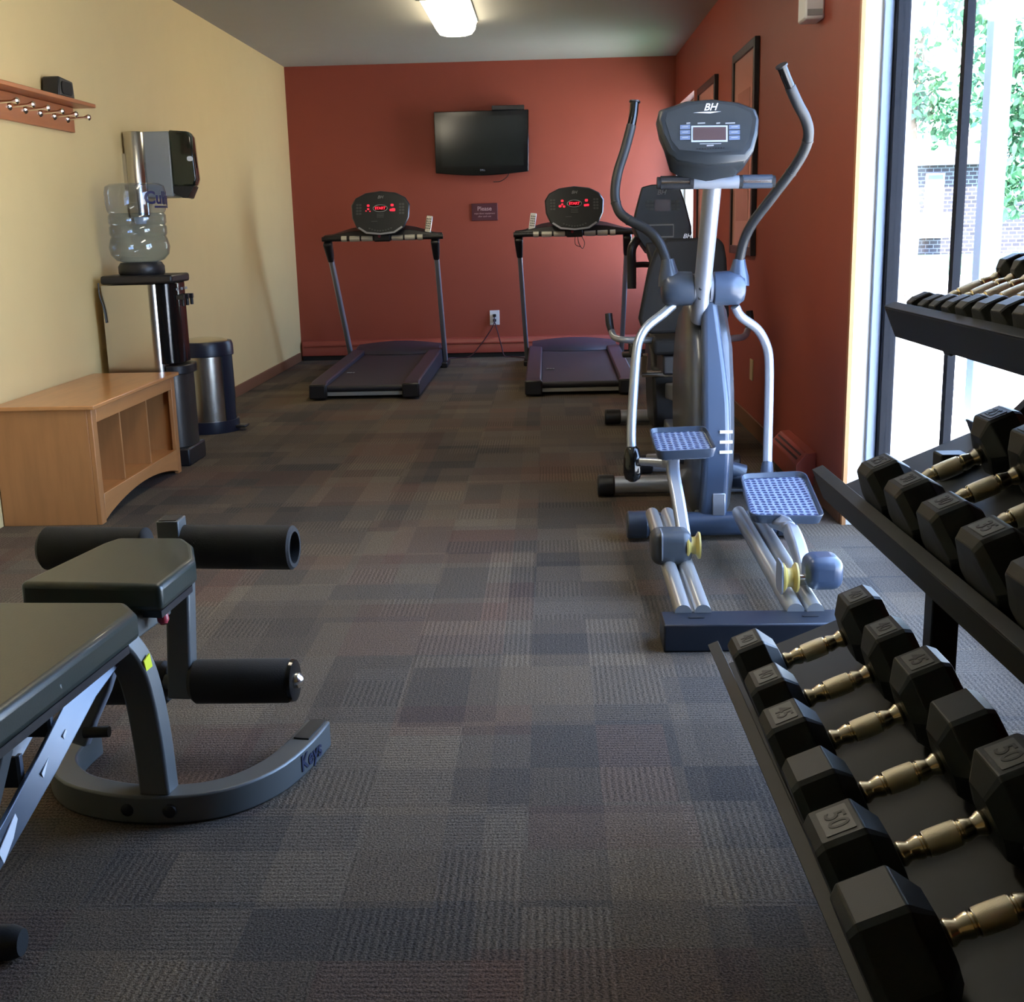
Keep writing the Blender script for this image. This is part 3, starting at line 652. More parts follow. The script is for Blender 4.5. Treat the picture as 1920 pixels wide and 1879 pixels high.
    MB().beam([(xc, 6.1, .14), (xc, 6.12, .50)], .06, .08, up=(0, 1, 0)).build('seat_post', silver, b, bevel=.01)
    for y, w, lab in ((6.0, .27, 'n'), (7.55, .34, 'f')):
        MB().rod((xc - w + .09, y, .05), (xc + w - .09, y, .05), .042, 20).build('stabiliser', silver, b)
        for s in (-1, 1): MB().rod((xc + s * (w - .1), y, .05), (xc + s * w, y, .05), .048, 20).build('end_cap', blackp, b, bevel=.008)
    # cranks and pedals
    A = Vector((xc, 6.72, .42))
    MB().rod((xc - .17, 6.72, .42), (xc + .17, 6.72, .42), .02, 12).build('crank_axle', chrome, b)
    for s, d in ((-1, Vector((0, -.09, .12))), (1, Vector((0, .09, -.12)))):
        p = A + Vector((s * .16, 0, 0)); q = p + d
        MB().beam([p, q], .018, .035, up=(1, 0, 0)).build('crank_arm', chrome, b, bevel=.004)
        MB().box(q + Vector((s * .07, 0, 0)), (.11, .09, .025)).build('pedal', blackp, b, bevel=.006)
        MB().tube(smoothpath([q + Vector((s * .07, -.045, 0)), q + Vector((s * .07, -.03, .06)), q + Vector((s * .07, .03, .06)), q + Vector((s * .07, .045, 0))]), .006, 8, flat=3).build('pedal_strap', blackp, b)
bike()

# ------------------------------------------------------------ elliptical trainer
def elliptical():
    e = thing('elliptical_trainer', 'grey elliptical trainer with moving arms and tilted console beside red wall', 'elliptical', (.60, 4.4, 0))
    # rear bracket
    br = MB().bb(.325, .90, 3.385, 3.52, 0, .085).build('rear_bracket', mat('dark_blue_grey_steel', (.016, .020, .030), .4, .2), e, bevel=.006)
    for x in (.43, .77): plate(MB(), (x, 3.455, .0852), (1, 0, 0), (0, 1, 0), .05, .016, .002, .006).build('slot', blackp, br)
    # twin-track rails
    for x in (.425, .765):
        r = MB()
        for dx in (-.030, .030):
            r.tube([(x + dx, 3.50, .085), (x + dx, 4.62, .125)], .026, 16)
        r.build('rail', mat('rail_aluminium', (.55, .55, .53), .3, .7), e)
        MB().beam([(x, 3.50, .068), (x, 4.62, .108)], .10, .022).build('rail_base', silver, e, bevel=.003)
    # stabilisers
    MB().rod((.38, 4.70, .062), (.90, 4.70, .062), .048, 20).build('stabiliser', slatelight, e)  # blue of this tube is window light put into the colour
    MB().rod((.30, 4.70, .062), (.385, 4.70, .062), .056, 20).build('end_cap', slate, e, bevel=.008)
    MB().rod((.895, 4.70, .062), (.97, 4.70, .062), .056, 20).build('end_cap', slate, e, bevel=.008)
    MB().rod((.29, 5.50, .052), (.96, 5.50, .052), .042, 20).build('stabiliser', silver, e)
    for a, b_ in ((.215, .295), (.955, 1.03)): MB().rod((a, 5.50, .052), (b_, 5.50, .052), .050, 20).build('end_cap', blackp, e, bevel=.008)
    MB().beam([(.63, 4.70, .065), (.65, 5.50, .06)], .10, .07).build('main_beam', greymetal, e, bevel=.01)
    # drive shroud: flat disc shaped housing with a spine
    side = arcpts(5.13, .50, .43, 150, -60, 22)
    sd_ = [(5.00, .93)] + [(5.13 + .40 * cos(radians(a)), .50 + .42 * sin(radians(a))) for a in range(95, -61, -12)] + [(5.2, .07), (4.80, .07), (4.72, .20), (4.70, .40), (4.73, .60), (4.80, .78)]
    MB().loft([[(x, c_[0] + (c_[0] * 0 + (5.05 - c_[0]) * k), .5 + (c_[1] - .5) * (1 - k)) for c_ in sd_] for x, k in ((.560, .10), (.580, .02), (.600, 0), (.690, 0), (.712, .02), (.730, .10))]).build('drive_shroud', mat('shroud_grey', (.060, .066, .076), .33, coat=.35), e)
    sp = smoothpath([(.640, 4.875, .98), (.642, 4.83, .84), (.648, 4.735, .62), (.652, 4.695, .40), (.650, 4.71, .22), (.645, 4.715, .075)], 6)
    n_ = len(sp); ws = [.046 + .062 * min(1, i / (n_ * .45)) for i in range(n_)]
    MB().beam(sp, ws, [.07] * n_, up=(0, 1, 0)).build('spine_cover', slatelight, e, bevel=.022, seg=4)
    for z in (.435, .395, .355):
        MB().bb(.662, .712, 4.655, 4.664, z, z + .011).build('stripe', whitep, e)
    mb = MB(); mb.bb(.640, .690, 4.672, 4.6795, .10, .19); mb.build('foot_plate', silver, e, bevel=.003)
    # mast
    top = at(1336, 345, 4.60); botm = at(1313, 580, 4.86)
    d = (top - botm).normalized()
    MB().tube([botm - d * .05, top], .040, 20, flat=.85).build('mast', silver, e)
    for t in (.10, .18):
        p = botm.lerp(top, t) + Vector((-.012, -.038, 0)); MB().lathe([(.007, 0), (.007, .004)], p, (-.1, -1, 0), 10).build('bolt', blackp, e)
    # fixed handlebar
    yb_ = 4.56
    a, c, d1_, f_ = at(1300, 342, yb_), at(1385, 341, yb_), at(1233, 343, yb_), at(1452, 340, yb_)
    MB().rod(a, c, .024, 18).build('handlebar', silver, e)
    for p, q in ((a, d1_), (c, f_)):
        MB().rod(p, q, .0185, 18).build('pulse_grip', chrome, e)
        dd = (q - p).normalized()
        for s in (-1, 1):
            o = Vector((0, -.007, .012 * s)); MB().rod(p + dd * .012 + o, q - dd * .01 + o, .0125, 12).build('grip_strip', blackp if p is a else slate, e)
        MB().rod(q - dd * .012, q + dd * .002, .021, 16).build('end_plug', blackp, e)
        MB().rod(p, p + dd * .014, .0245, 16).build('grip_ring', blackp, e)
    MB().lathe([(.03, 0), (.035, .04), (.02, .07)], top + Vector((0, .0, -.01)), (0, -.15, 1), 16).build('mast_collar', silver, e)
    # console
    Y = 4.50; k = .30; z0 = 1.62
    C = lambda u, v, o=0: at(u, v, Y, k, z0) + Vector((0, o, -o * k))
    face = [(1243, 207), (1288, 192), (1335, 187), (1382, 194), (1413, 206), (1420, 222), (1417, 248), (1409, 277), (1398, 289), (1330, 293), (1270, 288), (1256, 276), (1244, 250), (1237, 222)]
    rim = [(1236, 205), (1286, 188), (1335, 184), (1386, 190), (1418, 203), (1424, 222), (1422, 250), (1414, 281), (1399, 300), (1330, 308), (1272, 300), (1251, 282), (1238, 252), (1232, 222)]
    bott = [(1250, 212), (1290, 200), (1335, 196), (1382, 200), (1406, 212), (1410, 230), (1408, 262), (1400, 300), (1382, 314), (1330, 326), (1290, 318), (1262, 302), (1250, 260), (1246, 230)]
    MB().loft([[C(*p, 0.0) for p in face], [C(*p, .012) for p in rim], [C(*p, .05) for p in rim], [C(*p, .11) for p in bott]]).build('console', console_m, e, bevel=.004)
    R_ = Vector((1, 0, 0)); U_ = Vector((0, k, 1))
    def quad(mb, u0, v0, u1, v1, o=-.002, t=.003):
        mb.prism([C(u0, v0, o), C(u1, v0 - .6, o), C(u1, v1 - .6, o), C(u0, v1, o)], (0, t, 0)); return mb
    cf = MB().prism([C(*p, -.001) for p in [(1252, 211), (1290, 198), (1335, 193), (1380, 199), (1407, 211), (1411, 224), (1404, 262), (1392, 282), (1330, 286), (1274, 281), (1258, 262), (1248, 226)]], (0, .003, 0)).build('face_panel', mat('console_face', (.030, .036, .042), .28), e)
    quad(MB(), 1296, 236.5, 1364, 267, -.003).build('display_bezel', mat('pale_blue_print', (.42, .48, .62), .4), cf)
    quad(MB(), 1299.5, 239.5, 1361, 264, -.005).build('display', leddim, cf)
    mb = MB()
    for (u0, u1) in ((1275, 1294), (1367, 1387)):
        for v in (235, 245, 255): quad(mb, u0, v, u1, v + 8, -.003)
    mb.build('buttons', bluebtn, cf)
    mb = MB()
    for (u0, u1) in ((1275, 1294), (1367, 1387)):
        for v in (235, 245, 255): quad(mb, u0 + 4, v + 3, u1 - 4, v + 4.6, -.0045)
    for u0, u1 in ((1287, 1294), (1308, 1322), (1343, 1350), (1360, 1378)): quad(mb, u0, 230.5, u1, 233, -.003)
    quad(mb, 1312, 269.5, 1352, 271, -.003); quad(mb, 1325, 272.5, 1338, 275, -.003)
    mb.build('legends', printm, cf)
    mb = MB(); add_text(mb, 'BH', .036, C(1331, 202, -.004), R_, U_, shear=.35, bold=.0004)
    mb.prism([C(1300, 212, -.003), C(1318, 210.5, -.003), C(1352, 209.5, -.003), C(1332, 213, -.003)], (0, .002, 0)); mb.build('logo', whitep, cf)
    mb = MB()
    for i in range(11): quad(mb, 1305 + i * 5, 279 - .2 * i, 1308.5 + i * 5, 281.5 - .2 * i, -.003)
    mb.build('vent_slots', blackp, cf)
    MB().rod(top, C(1330, 290, .07), .03, 14).build('console_neck', silver, e)
    # swing arms
    U = [[(1190, 192, 5.02), (1186, 225, 5.01), (1172, 280, 4.99), (1158, 325, 4.97), (1153, 365, 4.95), (1160, 395, 4.93), (1178, 412, 4.91), (1212, 430, 4.89), (1234, 452, 4.87), (1246, 478, 4.86), (1252, 500, 4.85)],
         [(1466, 125, 4.42), (1478, 155, 4.44), (1496, 195, 4.47), (1510, 222, 4.50), (1516, 250, 4.53), (1508, 282, 4.57), (1484, 322, 4.62), (1446, 372, 4.69), (1410, 420, 4.77), (1394, 455, 4.82), (1386, 490, 4.85)]]
    for i, P in enumerate(U):
        pts = [at(*p) for p in P]; s = smoothpath(pts, 5); cut = 6
        MB().tube(s[cut:], [.0195] * (len(s) - cut), 16).build('grip_arm', mat('grip_foam', (.012, .014, .017), .5, bump=.15), e)
        MB().tube(s[:cut + 1], .0175, 16).build('arm_tip', blackg, e)
        MB().rod(s[0] + (s[0] - s[1]).normalized() * .006, s[0], .022, 16).build('tip_cap', blackp, e)
        for j in (22, 30):
            t = s[j] - s[j - 1]; MB().lathe([(.0205, 0), (.0215, .004), (.0205, .008)], s[j], t, 16).build('grip_seam', blackp, e)
    # pivot housings
    for i, (u0, u1, uc) in enumerate(((1300, 1240, 1256), (1335, 1397, 1383))):
        p, q = at(u0, 541, 4.85), at(u1, 541, 4.85)
        s = -1 if i == 0 else 1
        MB().loft([[p + Vector(((q.x - p.x) * t, cos(a_) * r, sin(a_) * r * 1.0)) for a_ in [2 * pi * j / 24 for j in range(24)]] for t, r in ((0, .055), (.06, .066), (.45, .068), (.80, .066), (.95, .052), (1, .03))]).build('pivot_housing', slate if i == 0 else slatelight, e)  # right housing and socket take the lighter slate as painted daylight
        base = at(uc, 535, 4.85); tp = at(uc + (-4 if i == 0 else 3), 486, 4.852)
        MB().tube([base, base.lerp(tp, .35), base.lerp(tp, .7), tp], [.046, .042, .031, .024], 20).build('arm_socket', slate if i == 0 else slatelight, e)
        c = at(1306 if i == 0 else 1330, 541, 4.85)
        MB().rod(p, c, .058, 20).build('pivot_ring', silver, e)
    # lower arms
    Lw = [[(1262, 572, 4.85), (1244, 588, 4.83), (1214, 612, 4.80), (1199, 636, 4.77), (1193, 665, 4.74), (1188, 730, 4.68), (1184, 800, 4.62), (1184, 842, 4.58)],
          [(1378, 574, 4.85), (1390, 594, 4.87), (1420, 617, 4.88), (1436, 645, 4.88), (1442, 675, 4.87), (1442, 740, 4.84), (1440, 820, 4.80), (1439, 872, 4.76)]]
    for i, P in enumerate(Lw):
        MB().tube(smoothpath([at(*p) for p in P], 5), .0185, 16).build('swing_arm', silver if i else mat('silver_paint_shaded', (.30, .34, .40), .3, .7), e)  # left arm is the same silver with shade put into its colour
    # joints at the foot of the arms
    p = at(1185, 842, 4.58); q = at(1186, 898, 4.56)
    MB().tube([p + Vector((0, 0, .012)), p, p.lerp(q, .3), p.lerp(q, .8), q, q - Vector((0, 0, .010))], [.016, .028, .034, .036, .028, .012], 18).build('arm_joint', blackg, e)
    MB().rod(at(1192, 865, 4.57), at(1262, 868, 4.50), .016, 12).build('pivot_pin', silver, e)
    MB().tube([at(1439, 868, 4.76), at(1438, 885, 4.74), at(1436, 900, 4.68)], [.022, .026, .02], 14).build('arm_joint', slate, e)
    # crank links behind the pedals
    MB().beam([at(1222, 862, 4.95), at(1262, 866, 4.40)], .05, .05).build('crank_link', silver, e, bevel=.008)
    MB().beam([at(1420, 905, 4.70), at(1372, 905, 5.0)], .06, .05).build('crank_link', slate, e, bevel=.008)
    MB().rod((.48, 5.02, .30), (.82, 5.02, .20), .035, 16).build('crank_axle', slate, e)
    # pedal arms
    la = smoothpath([at(1262, 850, 4.32), at(1262, 885, 4.26), at(1272, 940, 4.14), at(1282, 1005, 4.02), at(1284, 1030, 3.97)], 4)
    MB().beam(la, .045, [.05] * len(la), up=(0, 1, 0)).build('pedal_arm', silver, e, bevel=.010, seg=3)
    ra = smoothpath([at(1448, 975, 4.20), at(1474, 985, 4.05), at(1490, 1010, 3.90), at(1503, 1050, 3.76), at(1512, 1090, 3.66)], 4)
    MB().beam(ra, .045, [.05] * len(ra), up=(0, 1, 0)).build('pedal_arm', silver, e, bevel=.010, seg=3)
    # rollers on the rails
    for x, y, z, lit in ((.43, 3.99, .135, 0), (.765, 3.63, .125, 1)):
        hs = MB()
        x_h = x - .025 if not lit else x + .075
        hs.box((x_h, y, z + (.05 if lit else .03)), (.115 if lit else .14, .125, .105 if lit else .118)).build('roller_cover', mat('roller_cover_grey', (.05, .055, .06), .4) if not lit else slatelight, e, bevel=.034, seg=5)  # right cover's bluer slate has the window light in its colour
        for dx in ((-.030,) if lit else (.048,)):
            MB().lathe([(.046, -.024), (.047, -.018), (.031, -.008), (.029, 0), (.031, .008), (.047, .018), (.046, .024)], (x + dx, y - .02, z + .035), (1, 0, 0), 24).build('roller', amber, e)
        MB().rod((x - .06, y - .02, z + .035), (x + .07, y - .02, z + .035), .010, 10).build('roller_axle', chrome, e)
        plate(MB(), (x - .062, y - .02, z + .04), (0, 1, 0), (0, 0, 1), .10, .10, .005, .02).build('roller_bracket', silver, e)
    # pedals: dished trays
    def pedal(corners, lip, lab):
        P = [at(*c) for c in corners]          # far-left, far-right, near-right, near-left of the rim
        c = sum(P, Vector()) / 4; up = Vector((0, 0, 1))
        def ring(k, dz, rr=.14):
            out = []
            n = 4
            for i in range(4):
                a, b_, d_ = P[i - 1], P[i], P[(i + 1) % 4]
                p0 = b_.lerp(a, rr); p1 = b_.lerp(d_, rr)
                for j in range(n + 1):
                    t = j / n; q = p0 * (1 - t) ** 2 + b_ * 2 * t * (1 - t) + p1 * t * t
                    o = c + (q - c) * k + up * dz
                    if i < 2: o += up * lip * (1 if dz > -.02 else .15)
                    out.append(o)
            return out
        MB().loft([ring(.80, -.041), ring(.93, -.034), ring(1.0, -.004), ring(1.0, 0), ring(.965, 0), ring(.93, -.016), ring(.90, -.018)], caps=False).build('pedal', slate, e)
        rr = ring(.91, -.0175); rb = ring(.84, -.040)
        MB().loft([rb, rr]).build('pedal_tread', treadm, e)
    pedal([(1217, 808, 4.52), (1322, 804, 4.52), (1346, 841, 4.20), (1231, 847, 4.20)], .012, 'l')
    pedal([(1386, 902, 4.55), (1508, 897, 4.55), (1549, 968, 4.10), (1407, 966, 4.10)], .03, 'r')
elliptical()

# ------------------------------------------------------------ exercise bench (front left)
def gym_bench():
    phi = radians(-6); org = Vector((-.905, 2.60, 0))
    g = thing('weight_bench', 'green vinyl padded weight bench with black foam leg rollers and grey frame', 'weight bench', org, phi)
    M = ROOTM[g]
    # C shaped foot, open towards the room's end
    pts = [(-.252, .095, .034), (-.25, 0, .034), (-.225, -.09, .034), (-.15, -.168, .034), (-.05, -.205, .034), (.03, -.213, .034), (.10, -.206, .034), (.165, -.183, .034), (.222, -.135, .034), (.268, -.05, .034), (.292, .07, .034), (.300, .19, .034)]
    pts = smoothpath(pts, 3)
    MB(M).beam(pts, .062, .066).build('foot_frame', mat('bench_grey_enamel', (.115, .122, .120), .42, .35), g, bevel=.005)
    fr = MATS['bench_grey_enamel']
    MB(M).box((.2975, .13, .0685), (.038, .11, .004), Matrix.Rotation(radians(-5), 3, 'Z')).build('grip_pad', blackr, g)
    mb = MB(M); add_text(mb, 'Keys', .055, (.3225, .055, .034), (.16, .98, 0), (0, 0, 1), bold=.001); mb.build('logo', mat('dark_blue_ink', (.01, .015, .05), .5), g)
    for x in (.0, .095): MB(M).lathe([(.016, 0), (.015, .006), (.008, .009)], (x, -.2375, .034), (0, -1, 0), 14).build('bolt', blackp, g)
    # curved post
    post = smoothpath([(.060, -.205, .06), (.052, -.198, .18), (.038, -.190, .28), (.024, -.195, .35), (.008, -.225, .405), (-.01, -.29, .43)], 5)
    MB(M).beam(post, .068, .055, up=(0, 1, 0)).build('post', fr, g, bevel=.006)
    post2 = [(-.045, -.10, .36), (-.02, -.02, .405), (0, .05, .42)]
    MB(M).beam([(-.03, -.30, .405), (-.012, .03, .415)], .06, .05).build('seat_support', fr, g, bevel=.005)
    MB(M).box((.0590, -.200, .352), (.003, .030, .040), Matrix.Rotation(radians(14), 3, 'X')).build('warning_label', yellowl, g)
    MB(M).lathe([(.010, 0), (.013, .012), (.013, .035), (.007, .044)], (.034, -.06, .440), (.35, -.5, -1), 14).build('pull_knob', redknob, g)
    # seat pad
    zt = .505
    P = [at(47, 1094, 2.50), at(297, 1102, 2.50), at(367, 1049, 2.64), at(361, 1018, 2.80), at(344, 1008, 2.88), at(210, 1007, 2.88), at(180, 1018, 2.82)]
    out_ = [Vector((p.x, p.y, zt)) for p in P]
    c_ = sum(out_, Vector()) / len(out_)
    # re-derive outline on the plane of the seat top
    def onz(u, v, z):
        r = ray(u, v); t = (z - EYE) / r.z; return Vector((r.x * t, r.y * t, z))
    O = [onz(u, v, zt) for u, v in ((34, 1092), (300, 1098), (366, 1046), (362, 1020), (345, 1007), (222, 1007), (190, 1018))]
    MB().prism([p - Vector((0, 0, .062)) for p in O], (0, 0, .062)).build('seat_pad', vinyl, g, bevel=.014, seg=4)
    B_ = [Vector((p.x, p.y, zt - .064)).lerp(Vector((-.92, 2.62, zt - .064)), .12) for p in O]
    MB().prism(B_, (0, 0, -.016)).build('pad_board', blackp, g)
    return g, M, fr, onz
G, GM, FR, onz = gym_bench()
def gym_bench_more():
    g = G
    # upper rollers
    yr = 3.02
    a, b = at(82, 1028, yr + .05), at(553, 1032, yr - .02); d = (b - a).normalized(); r = .058
    L_ = (b - a).length
    m1 = at(272, 1024, yr + .02); m2 = at(345, 1025, yr + .01)
    MB().lathe([(r - .012, 0), (r, .012), (r, (m1 - a).length)], a, d, 28).build('foam_roller', foam, g)
    MB().lathe([(r, 0), (r, (b - m2).length - .006), (r - .006, (b - m2).length), (r - .016, (b - m2).length), (r - .020, (b - m2).length - .05)], m2, d, 28).build('foam_roller', foam, g)
    MB().rod(m1 - d * .02, m2 + d * .02, .020, 14).build('roller_tube', FR, g)
    c = at(322, 1000, yr); c2 = at(318, 975, yr)
    MB().bb(c.x - .028, c.x + .030, c.y - .035, c.y + .035, c2.z - .09, c2.z + .004).build('socket_sleeve', FR, g, bevel=.003)
    MB().bb(c.x - .022, c.x + .024, c.y - .029, c.y + .029, c2.z + .002, c2.z + .006).build('sleeve_opening', blackp, g)
    # lower rollers on the lever
    yl = 2.74
    a, b = at(362, 1278, yl), at(548, 1276, yl - .02); d = (b - a).normalized(); n = (b - a).length; r = .054
    MB().lathe([(r - .01, 0), (r, .012), (r, n - .01), (r - .006, n)], a, d, 28).build('foam_roller', foam, g)
    MB().lathe([(r - .002, 0), (r - .004, .008), (r - .012, .010)], b, d, 28).build('end_washer', blackg, g)
    MB().lathe([(.02, .0), (.019, .010), (.010, .019), (0, .021)], b + d * .008, d, 18).build('chrome_end', chrome, g)
    a2, b2 = at(318, 1280, yl + .03), at(196, 1281, yl + .04); d2 = (b2 - a2).normalized(); n2 = (b2 - a2).length
    MB().lathe([(r - .01, 0), (r, .012), (r, n2)], a2, d2, 28).build('foam_roller', foam, g)
    MB().rod(a - d * .09, a, .018, 12).build('roller_tube', FR, g)
    MB().beam([at(343, 1305, yl), at(338, 1085, yl + .02), at(330, 1062, yl + .03)], .058, .06, up=(0, 1, 0)).build('lever_bar', FR, g, bevel=.006)
    # backrest pad (near), its long side runs parallel to the bench
    zt = .52
    O = [onz(-260, 1127, zt), onz(238, 1127, zt), onz(256, 1145, zt), onz(0, 1335, .535), onz(-330, 1580, .55), onz(-700, 1580, .55)]
    MB().prism([p - Vector((0, 0, .062)) for p in O], (0, 0, .062)).build('back_pad', vinyl, g, bevel=.015, seg=4)
    B_ = [p - Vector((0, 0, .064)) for p in O]; cc = sum(B_, Vector()) / 6
    MB().prism([p.lerp(cc, .07) for p in B_], (0, 0, -.016)).build('pad_board', blackp, g)
    # adjustment ladder: two slotted side plates running down towards the viewer
    pA = [at(222, 1205, 2.40), at(160, 1290, 2.28), at(90, 1425, 2.12), at(15, 1560, 1.96), at(-60, 1690, 1.80)]
    MB().beam(pA, .010, .058, up=(0, 1, .9)).build('ladder_plate', mat('ladder_enamel', (.095, .115, .15), .35, .4), g, bevel=.002)
    pB = [p + Vector((-.085, 0, 0)) for p in pA]
    MB().beam(pB, .010, .058, up=(0, 1, .9)).build('ladder_plate', MATS['ladder_enamel'], g, bevel=.002)
    LM = MATS['ladder_enamel']
    for (u, v, y) in ((95, 1375, 2.17), (40, 1470, 2.06)):
        p = at(u, v, y); MB().bb(p.x - .088, p.x + .004, p.y - .004, p.y + .004, p.z - .006, p.z + .055).build('ladder_rung', blackp, g)
        MB().bb(p.x - .002, p.x + .006, p.y - .008, p.y + .006, p.z - .012, p.z + .060).build('rung_edge', LM, g, bevel=.001)
    def onplate(u, v, y): return at(u, v, y) + Vector((.0062, 0, 0))
    for u, v, y, w, h in ((82, 1436, 2.11, .055, .020), (115, 1378, 2.18, .018, .014), (10, 1572, 1.95, .085, .032)):
        p = onplate(u, v, y); dd = (pA[1] - pA[3]).normalized()
        dd = Vector((0, dd.y, dd.z)).normalized(); plate(MB(), p, dd, (0, -dd.z, dd.y), w, h, .002, .001).build('plate_label', whitep, g)
    # second arm: slotted black link and peg
    q = [at(215, 1215, 2.46), at(192, 1290, 2.42), at(168, 1345, 2.40), at(150, 1395, 2.38)]
    MB().beam(q, .035, .045, up=(0, 1, 0)).build('slotted_link', greymetal, g, bevel=.005)
    for t in (.15, .32, .5):
        p = q[0].lerp(q[3], t) + Vector((.006, -.0235, 0)); MB().lathe([(.007, 0), (.007, .003)], p, (0, -1, 0), 10).build('hole', blackp, g)
    MB().rod(at(158, 1374, 2.37), at(205, 1372, 2.37), .012, 12).build('locking_peg', blackp, g)
    MB().beam([at(20, 1300, 2.0), at(-40, 1560, 1.95)], .04, .05, up=(0, 1, 0)).build('rear_strut', FR, g, bevel=.004)
    # rear foot
    p = at(-200, 1870, 1.86); r_ = at(38, 1853, 1.86)
    MB().rod((-1.12, 1.875, .032), (r_.x - .07, 1.87, .032), .026, 16).build('rear_foot', FR, g)
    MB().lathe([(.030, 0), (.031, .01), (.031, .09), (.024, .11)], (r_.x - .10, 1.87, .032), (1, 0, 0), 18).build('rubber_cap', blackr, g)
gym_bench_more()

# ------------------------------------------------------------ dumbbell rack
RK = thing('dumbbell_rack', 'three-tier black steel dumbbell rack in front of the glass door', 'rack', (0, 2.5, 0), .0147)
RM = ROOTM[RK]; TL = radians(22.5); UX = Vector((cos(TL), 0, sin(TL))); NX = Vector((-sin(TL), 0, cos(TL)))
LEN = 2.05
SH = {}
for nm, P in (('bottom', (.338, 0, .339)), ('middle', (.553, 0, .727)), ('top', (.689, 0, 1.066))):
    P = Vector(P); D0 = P - NX * .055; SH[nm] = D0; dep = .335
    sec = [P, P + UX * .024, P + UX * .024 - NX * .004, P + UX * .004 - NX * .004, D0 + UX * .004, D0 + UX * dep, D0 + UX * dep + NX * .03, D0 + UX * (dep + .004) + NX * .03, D0 + UX * (dep + .004) - NX * .004, D0 - NX * .004]
    mb = MB(RM)
    # build as boxes so that the channel stays open
    def strip(a, b_, t):
        n = (b_ - a).normalized().cross(Vector((0, 1, 0))) * t
        mb.prism([a, b_, b_ + n, a + n], (0, -LEN, 0))
    strip(D0 - NX * .004, D0 + UX * dep - NX * .004, .004)
    o = mb.build('shelf_tray', deckm, RK)
    mb = MB(RM); strip(P, P + UX * .024, .004); strip(P, D0 - NX * .01, .004); strip(D0 + UX * dep - NX * .01, D0 + UX * dep + NX * .03, .004)
    mb.build('shelf_lip', rackm, RK, bevel=.001)
for y in (-.20, -1.85):
    MB(RM).bb(.745, .80, y - .025, y + .025, .02, .80).build('front_upright', rackm, RK, bevel=.004)
    MB(RM).bb(.965, 1.02, y - .025, y + .025, .02, 1.17).build('rear_upright', rackm, RK, bevel=.004)
    MB(RM).bb(.68, 1.10, y - .03, y + .03, 0, .045).build('base_foot', rackm, RK, bevel=.004)
    for nm in SH:
        a = SH[nm] - NX * .024 + UX * .03; c = SH[nm] - NX * .024 + UX * .33
        MB(RM).beam([a + Vector((0, y, 0)), c + Vector((0, y, 0))], .04, .038, up=(0, 0, 1)).build('shelf_bracket', rackm, RK, bevel=.003)
    MB(RM).beam([Vector((.78, y, .74)), Vector((.99, y, .95))], .035, .04).build('brace', rackm, RK, bevel=.003)
mk = MB(RM); p = SH['bottom'] + UX * .232 + NX * .0008 + Vector((0, -1.255, 0))
add_text(mk, '®', .02, p, (0, -1, 0), UX); mk.build('trade_mark', printm, RK)

def head_bm(mb, sgn, h, L, a):
    rr = 1 / cos(pi / 6)
    rings = []
    ch = L * .27
    for x, k in ((h, .42), (h + .002, .60), (h + ch, 1.0), (h + L - .014, 1.0), (h + L, .86), (h + L + .001, .5)):
        ring = [Vector((sgn * x, a * rr * k * cos(radians(60 * i)), a * rr * k * sin(radians(60 * i)))) for i in range(6)]
        # soften corners: 12-gon with cut corners
        out = []
        for i in range(6):
            p0, p1, p2 = ring[i - 1], ring[i], ring[(i + 1) % 6]
            out += [p1.lerp(p0, .06), p1.lerp(p2, .06)]
        rings.append(out)
    mb.loft(rings)
PROTO = {}
platem = mat('number_plate', (.075, .080, .078), .45)
digitm = mat('number_digits', (.018, .02, .02), .5)
headm = mat('dumbbell_rubber', (.014, .0165, .0165), .45, spec=.3, bump=.08, bscale=400)
def dumbbell(a, L, h, hr, num, blank, label, M, group):
    key = (a, L, num, blank)
    loc = M.to_translation()
    if key not in PROTO:
        o = bpy.data.objects.new('dumbbell', None); o.empty_display_size = .05; COL.objects.link(o); ROOTM[o] = Matrix.Identity(4)
        k = hr
        prof = [(k * .84, -h), (k * .98, -h + .004), (k * .98, -h + .008), (k * .74, -h + .016), (k * .76, -h + .020), (k * .92, -h + .029), (k * .93, -h + .034), (k * .84, -h + .0355), (k * .84, -h + .038), (k * 1.0, -h + .040)]
        full = prof + [(r, -z) for r, z in prof[::-1]]
        MB().lathe(full, (0, 0, 0), (1, 0, 0), 20).build('handle', roomtint_chrome, o)
        gz = h - .0415
        MB().lathe([(k * 1.0, -gz), (k * 1.03, -gz * .6), (k * 1.04, 0), (k * 1.03, gz * .6), (k * 1.0, gz)], (0, 0, 0), (1, 0, 0), 20).build('knurled_grip', knurl, o)
        for s in (-1, 1):
            mb = MB(); head_bm(mb, s, h, L, a); hd = mb.build('head', headm, o, bevel=.0025, smooth=False)
            if num and not blank:
                cx = s * (h + L * .27 + (L - .014 - L * .27) / 2); w = (L - .014 - L * .27) * .70
                plate(MB(), (cx, 0, a - .0005), (0, -1, 0), (1, 0, 0), a * .80, w, .0016, .002).build('number_plate', platem, hd)
                mb = MB(); add_text(mb, num, min(w * 1.0, a * .62), (cx, 0, a + .0012), (0, -1, 0), (1, 0, 0), ext=.0006, bold=.0004); mb.build('numerals', digitm, hd)
        PROTO[key] = o; r = o
    else:
        src = PROTO[key]; r = src.copy(); COL.objects.link(r)
        for ch in list(src.children):
            c = ch.copy(); COL.objects.link(c); c.parent = r
            for gch in list(ch.children):
                d = gch.copy(); COL.objects.link(d); d.parent = c
    r.matrix_world = M; tag(r, label, 'dumbbell', group); return r
